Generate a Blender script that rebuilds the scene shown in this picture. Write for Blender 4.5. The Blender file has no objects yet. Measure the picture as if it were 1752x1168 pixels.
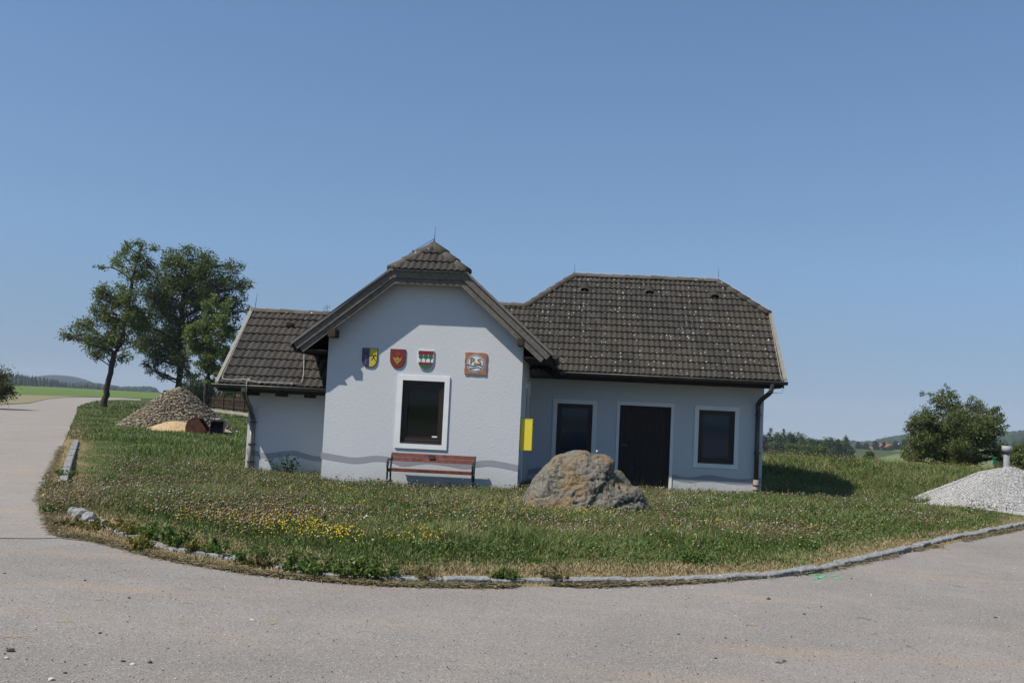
import bpy, bmesh, math, random
import numpy as np
from mathutils import Vector, Matrix, geometry
rnd = random.Random(7); RS = np.random.RandomState(11)
D2R = math.radians
scn = bpy.context.scene
COL = scn.collection

# ------------------------------------------------------------------ camera
F_PX = 1739.0; PITCH = D2R(3.6); ROLL = D2R(2.704); YAW = D2R(3.377)
CAM = np.array([1.007, -21.299, 1.70])
cF = np.array([-math.sin(YAW)*math.cos(PITCH), math.cos(YAW)*math.cos(PITCH), math.sin(PITCH)])
cR = np.array([math.cos(YAW), math.sin(YAW), 0.0]); cU = np.cross(cR, cF)
kR = cR*math.cos(ROLL) + cU*math.sin(ROLL); kU = -cR*math.sin(ROLL) + cU*math.cos(ROLL)
cd = bpy.data.cameras.new('camera'); cam = bpy.data.objects.new('camera', cd); COL.objects.link(cam)
cam.matrix_world = Matrix(((kR[0], kU[0], -cF[0], CAM[0]), (kR[1], kU[1], -cF[1], CAM[1]), (kR[2], kU[2], -cF[2], CAM[2]), (0, 0, 0, 1)))
cd.sensor_width = 36; cd.lens = F_PX/1752*36; cd.clip_start = 0.1; cd.clip_end = 9000
scn.camera = cam
def ray(px, py):
    d = kR*((px-876)/F_PX) - kU*((py-584)/F_PX) + cF
    return d
def G(px, py, z=0.0):                      # photo point -> horizontal plane
    d = ray(px, py); k = (z-CAM[2])/d[2]; return CAM + d*k
def W(px, py, Y=0.0):                      # photo point -> wall plane Y = const
    d = ray(px, py); k = (Y-CAM[1])/d[1]; return CAM + d*k
def PD(px, py, D):                         # photo point -> distance along the view
    return CAM + ray(px, py)*D
# ------------------------------------------------------------------ world, sun
SUNV = Vector((0.64, 0.388, -1.0)).normalized()
ELEV = math.asin(-SUNV.z); AZ = math.atan2(-SUNV.x, -SUNV.y)
w = bpy.data.worlds.new('World'); scn.world = w; w.use_nodes = True
nt = w.node_tree; bg = nt.nodes['Background']; bg.inputs[1].default_value = 0.096
sky = nt.nodes.new('ShaderNodeTexSky'); sky.sky_type = 'NISHITA'; sky.sun_disc = False
sky.sun_elevation = ELEV; sky.sun_rotation = AZ; sky.altitude = 300; sky.air_density = 1.0; sky.dust_density = 0.15; sky.ozone_density = 2.2
tc = nt.nodes.new('ShaderNodeTexCoord'); sp = nt.nodes.new('ShaderNodeSeparateXYZ'); cb = nt.nodes.new('ShaderNodeCombineXYZ')
mx = nt.nodes.new('ShaderNodeMath'); mx.operation = 'MULTIPLY_ADD'; mx.inputs[1].default_value = 0.72; mx.inputs[2].default_value = 0.14
mc = nt.nodes.new('ShaderNodeMath'); mc.operation = 'MAXIMUM'; mc.inputs[1].default_value = 0.10
tint = nt.nodes.new('ShaderNodeMix'); tint.data_type = 'RGBA'; tint.blend_type = 'MULTIPLY'; tint.inputs[0].default_value = 1.0; 
tr = nt.nodes.new('ShaderNodeValToRGB'); te = tr.color_ramp.elements; te[0].position = 0.0; te[0].color = (.90, .77, .70, 1); te[1].position = 0.45; te[1].color = (1.0, 1.10, 1.16, 1)
tm = te.new(0.14); tm.color = (1.02, 1.06, 1.06, 1); nt.links.new(sp.outputs[2], tr.inputs[0]); nt.links.new(tr.outputs[0], tint.inputs[7])
nt.links.new(tc.outputs['Generated'], sp.inputs[0]); nt.links.new(sp.outputs[0], cb.inputs[0]); nt.links.new(sp.outputs[1], cb.inputs[1])
nt.links.new(sp.outputs[2], mx.inputs[0]); nt.links.new(mx.outputs[0], mc.inputs[0]); nt.links.new(mc.outputs[0], cb.inputs[2]); nt.links.new(cb.outputs[0], sky.inputs[0])
nt.links.new(sky.outputs[0], tint.inputs[6]); nt.links.new(tint.outputs[2], bg.inputs[0])
sd = bpy.data.lights.new('sun', 'SUN'); sd.energy = 5.0; sd.angle = D2R(0.53); sd.color = (1.0, 0.955, 0.88)
sun = bpy.data.objects.new('sun', sd); COL.objects.link(sun)
sun.rotation_euler = SUNV.to_track_quat('-Z', 'Y').to_euler()
scn.view_settings.view_transform = 'Standard'; scn.view_settings.look = 'None'
scn.view_settings.exposure = 0.25; scn.view_settings.gamma = 1.0
scn.render.engine = 'CYCLES'

# ------------------------------------------------------------------ noise (numpy)
_T = RS.rand(64, 64, 64).astype(np.float32)
def vnoise(x, y, z=0.0):
    x, y, z = np.broadcast_arrays(np.asarray(x, float), np.asarray(y, float), np.asarray(z, float))
    xi = np.floor(x).astype(int); yi = np.floor(y).astype(int); zi = np.floor(z).astype(int)
    fx = x-xi; fy = y-yi; fz = z-zi
    fx = fx*fx*(3-2*fx); fy = fy*fy*(3-2*fy); fz = fz*fz*(3-2*fz)
    def t(a, b, c): return _T[(xi+a) & 63, (yi+b) & 63, (zi+c) & 63]
    r = 0
    for a in (0, 1):
        for b in (0, 1):
            for c in (0, 1):
                r = r + t(a, b, c)*(fx if a else 1-fx)*(fy if b else 1-fy)*(fz if c else 1-fz)
    return r
def fbm(x, y, z=0.0, o=4):
    s = 0; a = .5; tot = 0
    for i in range(o):
        s = s + a*vnoise(np.asarray(x)*2**i+i*17.3, np.asarray(y)*2**i+i*9.1, np.asarray(z)*2**i+i*5.7); tot += a; a *= .5
    return s/tot
def sstep(a, b, x):
    t = np.clip((np.asarray(x, float)-a)/(b-a), 0, 1); return t*t*(3-2*t)

# ------------------------------------------------------------------ materials
def M(name, rough=0.8, spec=0.3, metal=0.0):
    m = bpy.data.materials.new(name); m.use_nodes = True; n = m.node_tree
    b = n.nodes['Principled BSDF']; b.inputs['Roughness'].default_value = rough
    b.inputs['Specular IOR Level'].default_value = spec; b.inputs['Metallic'].default_value = metal
    return m, n, b
def nd(n, t, ins=None, **kw):
    k = n.nodes.new('ShaderNode'+t)
    for a, v in kw.items(): setattr(k, a, v)
    for a, v in (ins or {}).items():
        if isinstance(v, bpy.types.NodeSocket): n.links.new(v, k.inputs[a])
        else: k.inputs[a].default_value = v
    return k
def ramp(n, fac, stops):
    r = nd(n, 'ValToRGB', {0: fac}); e = r.color_ramp.elements
    while len(e) < len(stops): e.new(0.5)
    for i, (p, c) in enumerate(stops):
        e[i].position = p; e[i].color = (c[0], c[1], c[2], 1) if not isinstance(c, (int, float)) else (c, c, c, 1)
    return r.outputs[0]
def pos(n): return nd(n, 'NewGeometry').outputs['Position']
def ocoord(n): return nd(n, 'TexCoord').outputs['Object']
def noise(n, vec, scale, detail=4, rough=0.55):
    return nd(n, 'TexNoise', {'Vector': vec, 'Scale': scale, 'Detail': detail, 'Roughness': rough}).outputs[0]
def mixc(n, fac, a, b, bt='MIX'):
    k = nd(n, 'Mix', data_type='RGBA', blend_type=bt)
    for s, v in ((0, fac), (6, a), (7, b)):
        if isinstance(v, bpy.types.NodeSocket): n.links.new(v, k.inputs[s])
        else: k.inputs[s].default_value = v if isinstance(v, float) else (tuple(v)+(1,))[:4]
    return k.outputs[2]
def bump(n, b, h, strength, dist):
    k = nd(n, 'Bump', {'Height': h, 'Strength': strength, 'Distance': dist}); n.links.new(k.outputs[0], b.inputs['Normal'])
def flat(name, c, rough=0.7, spec=0.3, metal=0.0, var=0.15, sc=8.0, bmp=0.0):
    m, n, b = M(name, rough, spec, metal); v = noise(n, ocoord(n), sc, 5)
    c1 = tuple(x*(1-var) for x in c); c2 = tuple(min(1, x*(1+var)) for x in c)
    n.links.new(ramp(n, v, [(0.3, c1), (0.7, c2)]), b.inputs['Base Color'])
    if bmp: bump(n, b, v, bmp, 0.01)
    return m
# stucco
def stucco(name, c):
    m, n, b = M(name, 0.9, 0.15); p = pos(n)
    big = noise(n, p, 0.7, 5); mid = noise(n, p, 9, 4)
    c1 = mixc(n, ramp(n, big, [(0.3, 0.0), (0.75, 1.0)]), tuple(x*0.93 for x in c), c)
    c2 = mixc(n, ramp(n, mid, [(0.35, 0.0), (0.65, 0.35)]), c1, tuple(x*0.9 for x in c))
    sx = nd(n, 'SeparateXYZ', {0: p}).outputs[2]
    spl = nd(n, 'MapRange', {0: sx, 1: 0.35, 2: -0.35, 3: 0.0, 4: 0.7}).outputs[0]
    spn = nd(n, 'Math', {0: spl, 1: noise(n, p, 5, 6)}, operation='MULTIPLY').outputs[0]
    c3 = mixc(n, spn, c2, (0.22, 0.21, 0.17))
    n.links.new(c3, b.inputs['Base Color'])
    vo = nd(n, 'TexVoronoi', {'Vector': p, 'Scale': 34.0}, feature='SMOOTH_F1').outputs[0]
    nn = noise(n, p, 45, 3); h = nd(n, 'Math', {0: vo, 1: nn}, operation='ADD').outputs[0]
    bump(n, b, h, 0.27, 0.008)
    return m
mWall = stucco('wall_stucco', (0.55, 0.555, 0.56))
mTrim = flat('white_trim', (0.69, 0.695, 0.67), 0.75, 0.2, var=0.06, sc=3, bmp=0.1)
mBand = flat('grey_band', (0.29, 0.285, 0.315), 0.85, 0.15, var=0.05, sc=5)
mWood = flat('weathered_wood', (0.125, 0.110, 0.092), 0.8, 0.2, var=0.3, sc=14, bmp=0.3)
mWoodD = flat('dark_wood', (0.018, 0.014, 0.012), 0.7, 0.25, var=0.3, sc=12, bmp=0.2)
mBeam = flat('brown_beam', (0.050, 0.034, 0.021), 0.8, 0.2, var=0.3, sc=10, bmp=0.3)
mVerge = flat('verge_metal', (0.20, 0.185, 0.145), 0.55, 0.4, var=0.15, sc=10)
mPipe = flat('gutter_metal', (0.075, 0.065, 0.06), 0.5, 0.5, 0.4, var=0.3, sc=8)
mPipeL = flat('zinc_pipe', (0.24, 0.22, 0.19), 0.5, 0.5, 0.3, var=0.3, sc=8)
mWire = flat('conductor_wire', (0.36, 0.36, 0.35), 0.6, 0.4, 0.3, var=0.1)
mRod = flat('conductor_rod', (0.09, 0.09, 0.10), 0.5, 0.4, 0.5, var=0.1)
mFrame = flat('window_frame_brown', (0.022, 0.012, 0.008), 0.45, 0.4, var=0.2, sc=20)
mDoor = flat('door_wood', (0.020, 0.012, 0.009), 0.6, 0.3, var=0.4, sc=16, bmp=0.2)
mYellow = flat('yellow_paint', (0.78, 0.60, 0.05), 0.45, 0.4, var=0.05, sc=6)
mBlack = flat('blackish', (0.008, 0.008, 0.008), 0.6, 0.3)
mPaper = flat('paper', (0.7, 0.7, 0.7), 0.8, 0.1, var=0.02)
def glass(name, c):
    m, n, b = M(name, 0.05, 0.28); b.inputs['Base Color'].default_value = c+(1,)
    nz = noise(n, pos(n), 1.5, 2); bump(n, b, nz, 0.05, 0.01); return m
mGlass = glass('dark_glass', (0.004, 0.006, 0.004)); mGlassB = glass('curtained_glass', (0.018, 0.034, 0.055))
# roof tiles
def tilemat(name, base, lich):
    m, n, b = M(name, 0.85, 0.2); p = ocoord(n)
    at = nd(n, 'Attribute', attribute_name='rnd').outputs[2]
    a = mixc(n, at, tuple(x*0.62 for x in base), tuple(x*1.3 for x in base))
    big = noise(n, p, 0.6, 4)
    a = mixc(n, ramp(n, big, [(0.42, 0.0), (0.68, 0.40)]), a, (0.080, 0.060, 0.038))
    f = noise(n, p, 22, 5, 0.7); a = mixc(n, ramp(n, f, [(0.35, 0.0), (0.75, 0.6)]), a, tuple(x*1.7 for x in base))
    moss = noise(n, p, 5, 5, 0.7); a = mixc(n, ramp(n, moss, [(0.55, 0.0), (0.75, 0.6)]), a, (0.040, 0.042, 0.020))
    vo = nd(n, 'TexVoronoi', {'Vector': p, 'Scale': 8.5, 'Randomness': 1.0}); d = vo.outputs['Distance']
    wob = nd(n, 'Math', {0: noise(n, p, 38, 4), 1: 0.34}, operation='MULTIPLY').outputs[0]
    d2 = nd(n, 'Math', {0: d, 1: wob}, operation='ADD').outputs[0]
    cs = nd(n, 'SeparateColor', {0: vo.outputs['Color']}).outputs[0]
    thr = nd(n, 'MapRange', {0: noise(n, p, 0.9, 4), 1: .35, 2: .65, 3: 1.12-lich*.55, 4: 1.0-lich}).outputs[0]
    gate = nd(n, 'Math', {0: cs, 1: thr}, operation='GREATER_THAN').outputs[0]
    dot = nd(n, 'Math', {0: ramp(n, d2, [(0.30, 1.0), (0.36, 0.0)]), 1: gate}, operation='MULTIPLY').outputs[0]
    a = mixc(n, dot, a, (0.38, 0.38, 0.34))
    n.links.new(a, b.inputs['Base Color']); bump(n, b, f, 0.5, 0.008); return m
mTile = tilemat('roof_tile_lichen', (0.037, 0.033, 0.028), 0.72)
mTileP = tilemat('roof_tile_plain', (0.038, 0.034, 0.030), 0.10)
mRidge = tilemat('ridge_tile', (0.066, 0.058, 0.046), 0.6)
def asphalt(name, c, patch, stain):
    m, n, b = M(name, 0.92, 0.15); p = pos(n)
    fine = noise(n, p, 210, 4, 0.8); mid = noise(n, p, 14, 5, 0.7); big = noise(n, p, 0.55, 5, 0.6); b2 = noise(n, nd(n, 'VectorMath', {0: p, 1: (0.35, 1.6, 1)}, operation='MULTIPLY').outputs[0], 0.8, 5)
    a = mixc(n, ramp(n, fine, [(0.3, 0.0), (0.7, 1.0)]), tuple(x*0.62 for x in c), tuple(x*1.36 for x in c))
    a = mixc(n, ramp(n, mid, [(0.35, 0.0), (0.7, 0.45)]), a, c)
    m3 = noise(n, p, 2.6, 5, .6); a = mixc(n, ramp(n, m3, [(0.42, 0.35), (0.60, 0.0)]), a, tuple(x*0.78 for x in c))
    a = mixc(n, ramp(n, big, [(0.38, 0.0), (0.66, patch)]), a, tuple(x*0.74 for x in c))
    a = mixc(n, ramp(n, b2, [(0.55, 0.0), (0.72, stain)]), a, (c[0]*1.25, c[1]*1.03, c[2]*0.80))
    vo = nd(n, 'TexVoronoi', {'Vector': p, 'Scale': 125.0}); cs = nd(n, 'SeparateColor', {0: vo.outputs['Color']})
    g1 = nd(n, 'Math', {0: cs.outputs[0], 1: 0.92}, operation='GREATER_THAN').outputs[0]
    a = mixc(n, nd(n, 'Math', {0: g1, 1: 0.6}, operation='MULTIPLY').outputs[0], a, (0.42, 0.41, 0.39))
    g2 = nd(n, 'Math', {0: cs.outputs[1], 1: 0.93}, operation='GREATER_THAN').outputs[0]
    a = mixc(n, nd(n, 'Math', {0: g2, 1: 0.6}, operation='MULTIPLY').outputs[0], a, (0.04, 0.038, 0.036))
    n.links.new(a, b.inputs['Base Color']); bump(n, b, fine, 0.6, 0.006); return m
mAsph = asphalt('asphalt_main', (0.248, 0.223, 0.197), 0.7, 0.6)
mAsph2 = asphalt('asphalt_side', (0.272, 0.243, 0.212), 0.45, 0.6)
def vcol(name, rough=0.85, trans=0.0, attr='col', nz=0.0, spec=0.15, nsc=12):
    m, n, b = M(name, rough, spec); a = nd(n, 'Attribute', attribute_name=attr).outputs[0]
    if nz:
        f = noise(n, pos(n), nsc, 5, 0.7); a = mixc(n, ramp(n, f, [(0.3, 0.0), (0.7, 1.0)]), mixc(n, nz, a, (0.02, 0.018, 0.01)), a)
    n.links.new(a, b.inputs['Base Color'])
    if trans:
        t = nd(n, 'BsdfTranslucent', {0: a}); mxs = nd(n, 'MixShader', {0: trans, 1: b.outputs[0], 2: t.outputs[0]})
        n.links.new(mxs.outputs[0], n.nodes['Material Output'].inputs[0])
    return m
mGround = vcol('ground_soil', 0.95, nz=0.6)
mGrass = vcol('grass_blades', 0.6, 0.2)
mFlower = vcol('flower_heads', 0.8, 0.15)
mLeaf = vcol('leaves', 0.5, 0.38, spec=0.3)
mFar = vcol('far_foliage', 0.8, 0.15)
mBark = flat('bark', (0.045, 0.036, 0.028), 0.9, 0.1, var=0.4, sc=9, bmp=0.5)
mStone = vcol('loose_stone', 0.9, nz=0.35, nsc=18)
mSand = flat('sand', (0.46, 0.33, 0.17), 0.95, 0.1, var=0.18, sc=7, bmp=0.3)

# ------------------------------------------------------------------ object helpers
def tag(o, label=None, cat=None, group=None, kind=None):
    if label: o['label'] = label
    if cat: o['category'] = cat
    if group: o['group'] = group
    if kind: o['kind'] = kind
    return o
def empty(name, loc, label, cat, group=None):
    o = bpy.data.objects.new(name, None); COL.objects.link(o); o.location = Vector(loc); o.empty_display_size = 0.2
    return tag(o, label, cat, group)
def wloc(o): return o.location+((wloc(o.parent)+o.matrix_parent_inverse.translation) if o.parent else Vector((0, 0, 0)))
def link(name, me, mat, parent=None):
    o = bpy.data.objects.new(name, me); COL.objects.link(o)
    if mat is not None:
        for mm in (mat if isinstance(mat, (list, tuple)) else [mat]): me.materials.append(mm)
    if parent:
        o.parent = parent
        o.matrix_parent_inverse = Matrix.Translation(-wloc(parent))
    return o
def bmobj(name, bm, mat, parent=None, smooth=False):
    me = bpy.data.meshes.new(name); bm.to_mesh(me); bm.free()
    if smooth: me.polygons.foreach_set('use_smooth', [True]*len(me.polygons))
    return link(name, me, mat, parent)
def npobj(name, V, Fc, mat, parent=None, col=None, smooth=False):
    """V (n,3), Fc (m,k) all faces with k corners"""
    me = bpy.data.meshes.new(name); V = np.asarray(V, np.float32); Fc = np.asarray(Fc, np.int32)
    me.vertices.add(len(V)); me.vertices.foreach_set('co', V.ravel())
    k = Fc.shape[1]; me.loops.add(Fc.size); me.loops.foreach_set('vertex_index', Fc.ravel())
    me.polygons.add(len(Fc)); me.polygons.foreach_set('loop_start', np.arange(0, Fc.size, k, dtype=np.int32))
    me.polygons.foreach_set('loop_total', np.full(len(Fc), k, np.int32))
    if smooth: me.polygons.foreach_set('use_smooth', np.ones(len(Fc), bool))
    me.update(calc_edges=True)
    if col is not None:
        a = me.attributes.new('col', 'FLOAT_COLOR', 'POINT'); c4 = np.ones((len(V), 4), np.float32); c4[:, :3] = col
        a.data.foreach_set('color', c4.ravel())
    return link(name, me, mat, parent)
def box(bm, a, b):
    (x0, y0, z0), (x1, y1, z1) = a, b
    v = [bm.verts.new(p) for p in ((x0, y0, z0), (x1, y0, z0), (x1, y1, z0), (x0, y1, z0), (x0, y0, z1), (x1, y0, z1), (x1, y1, z1), (x0, y1, z1))]
    for f in ((0, 3, 2, 1), (4, 5, 6, 7), (0, 1, 5, 4), (1, 2, 6, 5), (2, 3, 7, 6), (3, 0, 4, 7)): bm.faces.new([v[i] for i in f])
    return v
def prism(bm, pts, d):
    d = Vector(d); a = [bm.verts.new(Vector(p)) for p in pts]; b = [bm.verts.new(Vector(p)+d) for p in pts]
    n = len(pts); bm.faces.new(a); bm.faces.new(b[::-1])
    for i in range(n): bm.faces.new((a[i], b[i], b[(i+1) % n], a[(i+1) % n]))
def fixn(bm): bmesh.ops.recalc_face_normals(bm, faces=bm.faces[:])
def tube(bm, pts, r, seg=8, cap=True):
    pts = [Vector(p) for p in pts]; n = len(pts); rs = r if isinstance(r, (list, tuple)) else [r]*n; rings = []
    for i, p in enumerate(pts):
        t = (pts[min(i+1, n-1)]-pts[max(i-1, 0)]).normalized()
        a = t.cross(Vector((0, 0, 1)) if abs(t.z) < 0.9 else Vector((1, 0, 0))).normalized(); b = t.cross(a)
        rings.append([bm.verts.new(p+(a*math.cos(2*math.pi*k/seg)+b*math.sin(2*math.pi*k/seg))*rs[i]) for k in range(seg)])
    for i in range(n-1):
        for k in range(seg): bm.faces.new((rings[i][k], rings[i][(k+1) % seg], rings[i+1][(k+1) % seg], rings[i+1][k]))
    if cap: bm.faces.new(rings[0][::-1]); bm.faces.new(rings[-1])
def tubeobj(name, pts, r, mat, parent=None, seg=8):
    bm = bmesh.new(); tube(bm, pts, r, seg); return bmobj(name, bm, mat, parent, True)
def boxobj(name, a, b, mat, parent=None, bev=0.0):
    bm = bmesh.new(); box(bm, a, b)
    if bev: bmesh.ops.bevel(bm, geom=bm.edges[:], offset=bev, segments=2, affect='EDGES')
    return bmobj(name, bm, mat, parent)
def smoothpts(P, n=8):
    P = np.array(P, float); out = []
    for i in range(len(P)-1):
        p0 = P[max(i-1, 0)]; p1 = P[i]; p2 = P[i+1]; p3 = P[min(i+2, len(P)-1)]
        for t in np.linspace(0, 1, n, endpoint=False):
            out.append(0.5*((2*p1)+(-p0+p2)*t+(2*p0-5*p1+4*p2-p3)*t*t+(-p0+3*p1-3*p2+p3)*t**3))
    out.append(P[-1]); return np.array(out)

# ------------------------------------------------------------------ ground
EDGE_PX = [(241, 684.3), (205, 683.5), (172, 685), (150, 690), (134, 696), (131, 705), (128, 714), (122, 729), (114, 745), (103, 772), (90, 803), (80, 828), (77, 850),
           (82, 870), (88, 890), (103, 913), (150, 921), (190, 930), (240, 944), (300, 958), (370, 970), (440, 981), (520, 990), (600, 996), (660, 1000), (760, 1003), (880, 1004),
           (1000, 1003), (1100, 1000), (1180, 997), (1260, 991), (1330, 985), (1390, 979), (1440, 969), (1500, 957), (1560, 945), (1630, 929), (1700, 914), (1752, 904), (1900, 878), (2100, 850)]
KERB_PX = [(131, 752), (119, 785), (108, 819)], [(160, 888), (225, 914), (272, 929), (337, 943), (392, 951), (463, 962), (529, 974), (587, 980), (687, 985), (750, 987.5), (829, 988.5), (907, 988.5), (986, 988.5),
           (1119, 987), (1212, 984), (1286, 981), (1360, 974), (1416, 965), (1472, 953), (1547, 936), (1621, 918), (1695, 904), (1752, 893), (1900, 868), (2100, 842)]
EDGE = smoothpts([G(x, y, 0)[:2] for x, y in EDGE_PX], 6)
KERB = [smoothpts([G(x, y, 0.05)[:2] for x, y in k], 10) for k in KERB_PX]
LAWN = np.vstack([EDGE, [[60, 40], [60, 900], [-120, 900]]])
def inpoly(x, y, P):
    x = np.asarray(x); y = np.asarray(y); ins = np.zeros(x.shape, bool); n = len(P)
    for i in range(n):
        x0, y0 = P[i]; x1, y1 = P[(i+1) % n]
        if y0 == y1: continue
        c = ((y0 > y) != (y1 > y)) & (x < (x1-x0)*(y-y0)/(y1-y0)+x0); ins ^= c
    return ins
def dline(x, y, P):
    x = np.asarray(x, float); y = np.asarray(y, float); best = np.full(x.shape, 1e9)
    for i in range(len(P)-1):
        a = P[i]; d = P[i+1]-a; L = d@d
        t = np.clip(((x-a[0])*d[0]+(y-a[1])*d[1])/max(L, 1e-9), 0, 1)
        best = np.minimum(best, (x-a[0]-t*d[0])**2+(y-a[1]-t*d[1])**2)
    return np.sqrt(best)
PAD = np.array([G(x, y, -0.03)[:2] for x, y in ((1548, 860.5), (1580, 862.5), (1640, 867), (1700, 874), (1752, 882), (1900, 905), (2250, 880))]+[[24, 6], [12.5, 5.5], [8.9, 2.0]])
def camang(x, y):                     # angle from the view axis, + right, and distance
    dx = x-CAM[0]; dy = y-CAM[1]; return np.arctan2(dx, dy)+YAW, np.hypot(dx, dy)
def hgt_raw(x, y):
    x = np.asarray(x, float); y = np.asarray(y, float); a, d = camang(x, y)
    h = 0.042-0.17*sstep(-11, 0, y)-0.17*sstep(0, 5, y)*sstep(-9, -2, x)
    h = h+0.17*sstep(8, 22, y)*sstep(-9, -2, x)
    h = h+0.10*sstep(-6, -14, x)*sstep(-6, 4, y)+0.52*sstep(6, 13.5, y)*sstep(3, 6, x)
    h = h+0.05*(fbm(x*.5, y*.5, 3.3, 3)-.5)*sstep(0, 2, dline(x, y, EDGE) if x.size < 400000 else 2.0)
    right = sstep(-0.02, 0.10, a)
    v = np.interp(d, [0, 35, 52, 120, 330, 400, 560, 700, 1000, 3500], [0, 0, -1.1, -6, -18, -13.6, -12.0, -20, -34, -60])
    l = np.interp(d, [0, 300, 545, 800, 1300, 3500], [0, -0.0, 0.0, -12, -14, -30])
    return h*np.interp(d, [0, 60, 120], [1, 1, 0])+v*right+l*(1-right)
def hgt(x, y):
    ins = inpoly(x, y, LAWN); de = dline(x, y, EDGE)
    h = np.where(ins, 0.012*np.clip(de/.1, 0, 1)+(hgt_raw(x, y)-0.012)*sstep(0.05, 0.6, de), -0.03)
    far = camang(x, y)[1]
    h = np.where(~ins & (far > 125), hgt_raw(x, y)-0.02, h)
    pd = inpoly(x, y, PAD); h = np.where(pd, np.minimum(h, -0.045), h)
    dp = dline(x, y, np.vstack([PAD, PAD[:1]]))
    h = np.where(~pd & (dp < 1.2) & ins, h+(-0.022-h)*(1-sstep(0.0, 1.2, dp)), h)
    return h
def gcolor(x, y):
    """surface colour of the ground cover: green / straw / clover brown"""
    n1 = fbm(x*.8, y*.8, 1.0, 4); n2 = fbm(x*2.7, y*2.7, 7.0, 3)
    dk = np.minimum(dline(x, y, KERB[1]), dline(x, y, EDGE))
    dry = 1-sstep(0.10, 1.05, dk+1.1*(n1-.5)+.7*(n2-.5))
    dry = np.maximum(dry, .42*sstep(.56, .74, fbm(x*.8, y*.8, 4.4, 3)))
    g = np.stack([0.055+.03*n1, 0.085+.03*n1, 0.022+0*n1], -1)*(0.75+.5*n2)[..., None]
    s = np.stack([0.24+.1*n2, 0.175+.07*n2, 0.088+.03*n2], -1)
    return g*(1-dry)[..., None]+s*dry[..., None], dry
angs = np.concatenate([np.linspace(-180, -36, 30, endpoint=False), np.linspace(-36, 36, 330), np.linspace(36, 180, 30)[1:]])
rads = np.concatenate([[0.3], np.geomspace(2, 7.8, 20), np.geomspace(8, 44, 270), np.geomspace(45, 3400, 170)])
A, Rr = np.meshgrid(D2R(1)*angs-YAW, rads, indexing='ij')
GX = CAM[0]+Rr*np.sin(A); GY = CAM[1]+Rr*np.cos(A); GZ = hgt(GX, GY)
gc, _ = gcolor(GX, GY)
dd = camang(GX, GY)[1]
fm = sstep(40, 90, dd)[..., None]; gc = gc*(1-fm)+np.array([0.062, 0.085, 0.026])*fm*(0.85+.3*fbm(GX*.05, GY*.05, 2, 3))[..., None]
na, nr = A.shape; idx = np.arange(na*nr).reshape(na, nr)
Fq = np.stack([idx[:-1, :-1], idx[1:, :-1], idx[1:, 1:], idx[:-1, 1:]], -1).reshape(-1, 4)
o = npobj('ground', np.stack([GX, GY, GZ], -1).reshape(-1, 3), Fq[:, ::-1], mGround, col=gc.reshape(-1, 3), smooth=True); tag(o, kind='structure')

def sheet(name, pts, z, mat, kind='structure'):
    vs = [Vector((p[0], p[1], z)) for p in pts]; tris = geometry.tessellate_polygon([vs]); bm = bmesh.new()
    bv = [bm.verts.new(v) for v in vs]
    for t in tris:
        try: bm.faces.new([bv[i] for i in t])
        except ValueError: pass
    for f in bm.faces:
        f.normal_update()
        if f.normal.z < 0: f.normal_flip()
    o = bmobj(name, bm, mat); tag(o, kind=kind); return o
# side road going off to the left and round behind the first tree; main road in front
side_far = [G(x, y)[:2] for x, y in ((241, 682.2), (200, 680.0), (146, 679.2), (112, 680), (81, 682.5), (49, 690), (0, 692.5), (-200, 690), (-500, 700), (-900, 760), (-900, 905))]
seam = [G(x, y)[:2] for x, y in ((-400, 915), (-100, 919), (0, 919.5), (60, 920), (103, 919), (150, 925))]
ie = [i for i, p in enumerate(EDGE) if np.allclose(p, G(150, 921)[:2])][0]
sheet('side_road', list(side_far)+[G(-900, 930)[:2], G(-400, 928)[:2], G(0, 926)[:2], G(150, 921)[:2]]+list(EDGE[:ie][::-1]), 0.0, mAsph2)
sheet('road', list(seam)+list(EDGE[ie+1:])+[np.array([60, 2]), np.array([60, -60]), np.array([-60, -60]), G(-900, 915)[:2]], 0.004, mAsph)
mPad = asphalt('gravel_pad', (0.36, 0.35, 0.33), 0.2, 0.2)
sheet('gravel_yard', list(PAD), -0.03, mPad)
# field and stubble strip on the left, beyond the road
def patch(name, pxs, zf, col, dz):
    pts = [G(x, y)[:2] for x, y in pxs]; o = sheet(name, pts, dz, None); me = o.data
    bm = bmesh.new(); bm.from_mesh(me); bm.to_mesh(me); bm.free(); me.materials.append(col); return o
def fieldmat(name, c1, c2, sc):
    m, n, b = M(name, 0.95, 0.1); p = pos(n); f = noise(n, p, sc, 6, 0.7); s = noise(n, nd(n, 'VectorMath', {0: p, 1: (0.05, 0.4, 1)}, operation='MULTIPLY').outputs[0], 0.6, 4)
    a = mixc(n, ramp(n, f, [(0.3, 0.0), (0.7, 1.0)]), c1, c2); a = mixc(n, ramp(n, s, [(0.35, 0.0), (0.7, 0.5)]), a, tuple(x*.7 for x in c1))
    n.links.new(a, b.inputs['Base Color']); return m
mField = fieldmat('crop_field', (0.085, 0.135, 0.030), (0.125, 0.175, 0.045), 1.3)
mStub = fieldmat('dry_strip', (0.25, 0.21, 0.13), (0.17, 0.165, 0.080), 0.5)
sheet('field', [G(-700, 668)[:2], G(-300, 661)[:2], G(-40, 657)[:2], G(20, 659.2)[:2], G(100, 662.4)[:2], G(200, 668)[:2], G(290, 673)[:2], G(470, 681)[:2], G(470, 690)[:2], G(240, 681.5)[:2], G(146, 678.4)[:2], G(100, 677)[:2], G(0, 674)[:2], G(-700, 684)[:2]], 0.035, mField)
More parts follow.
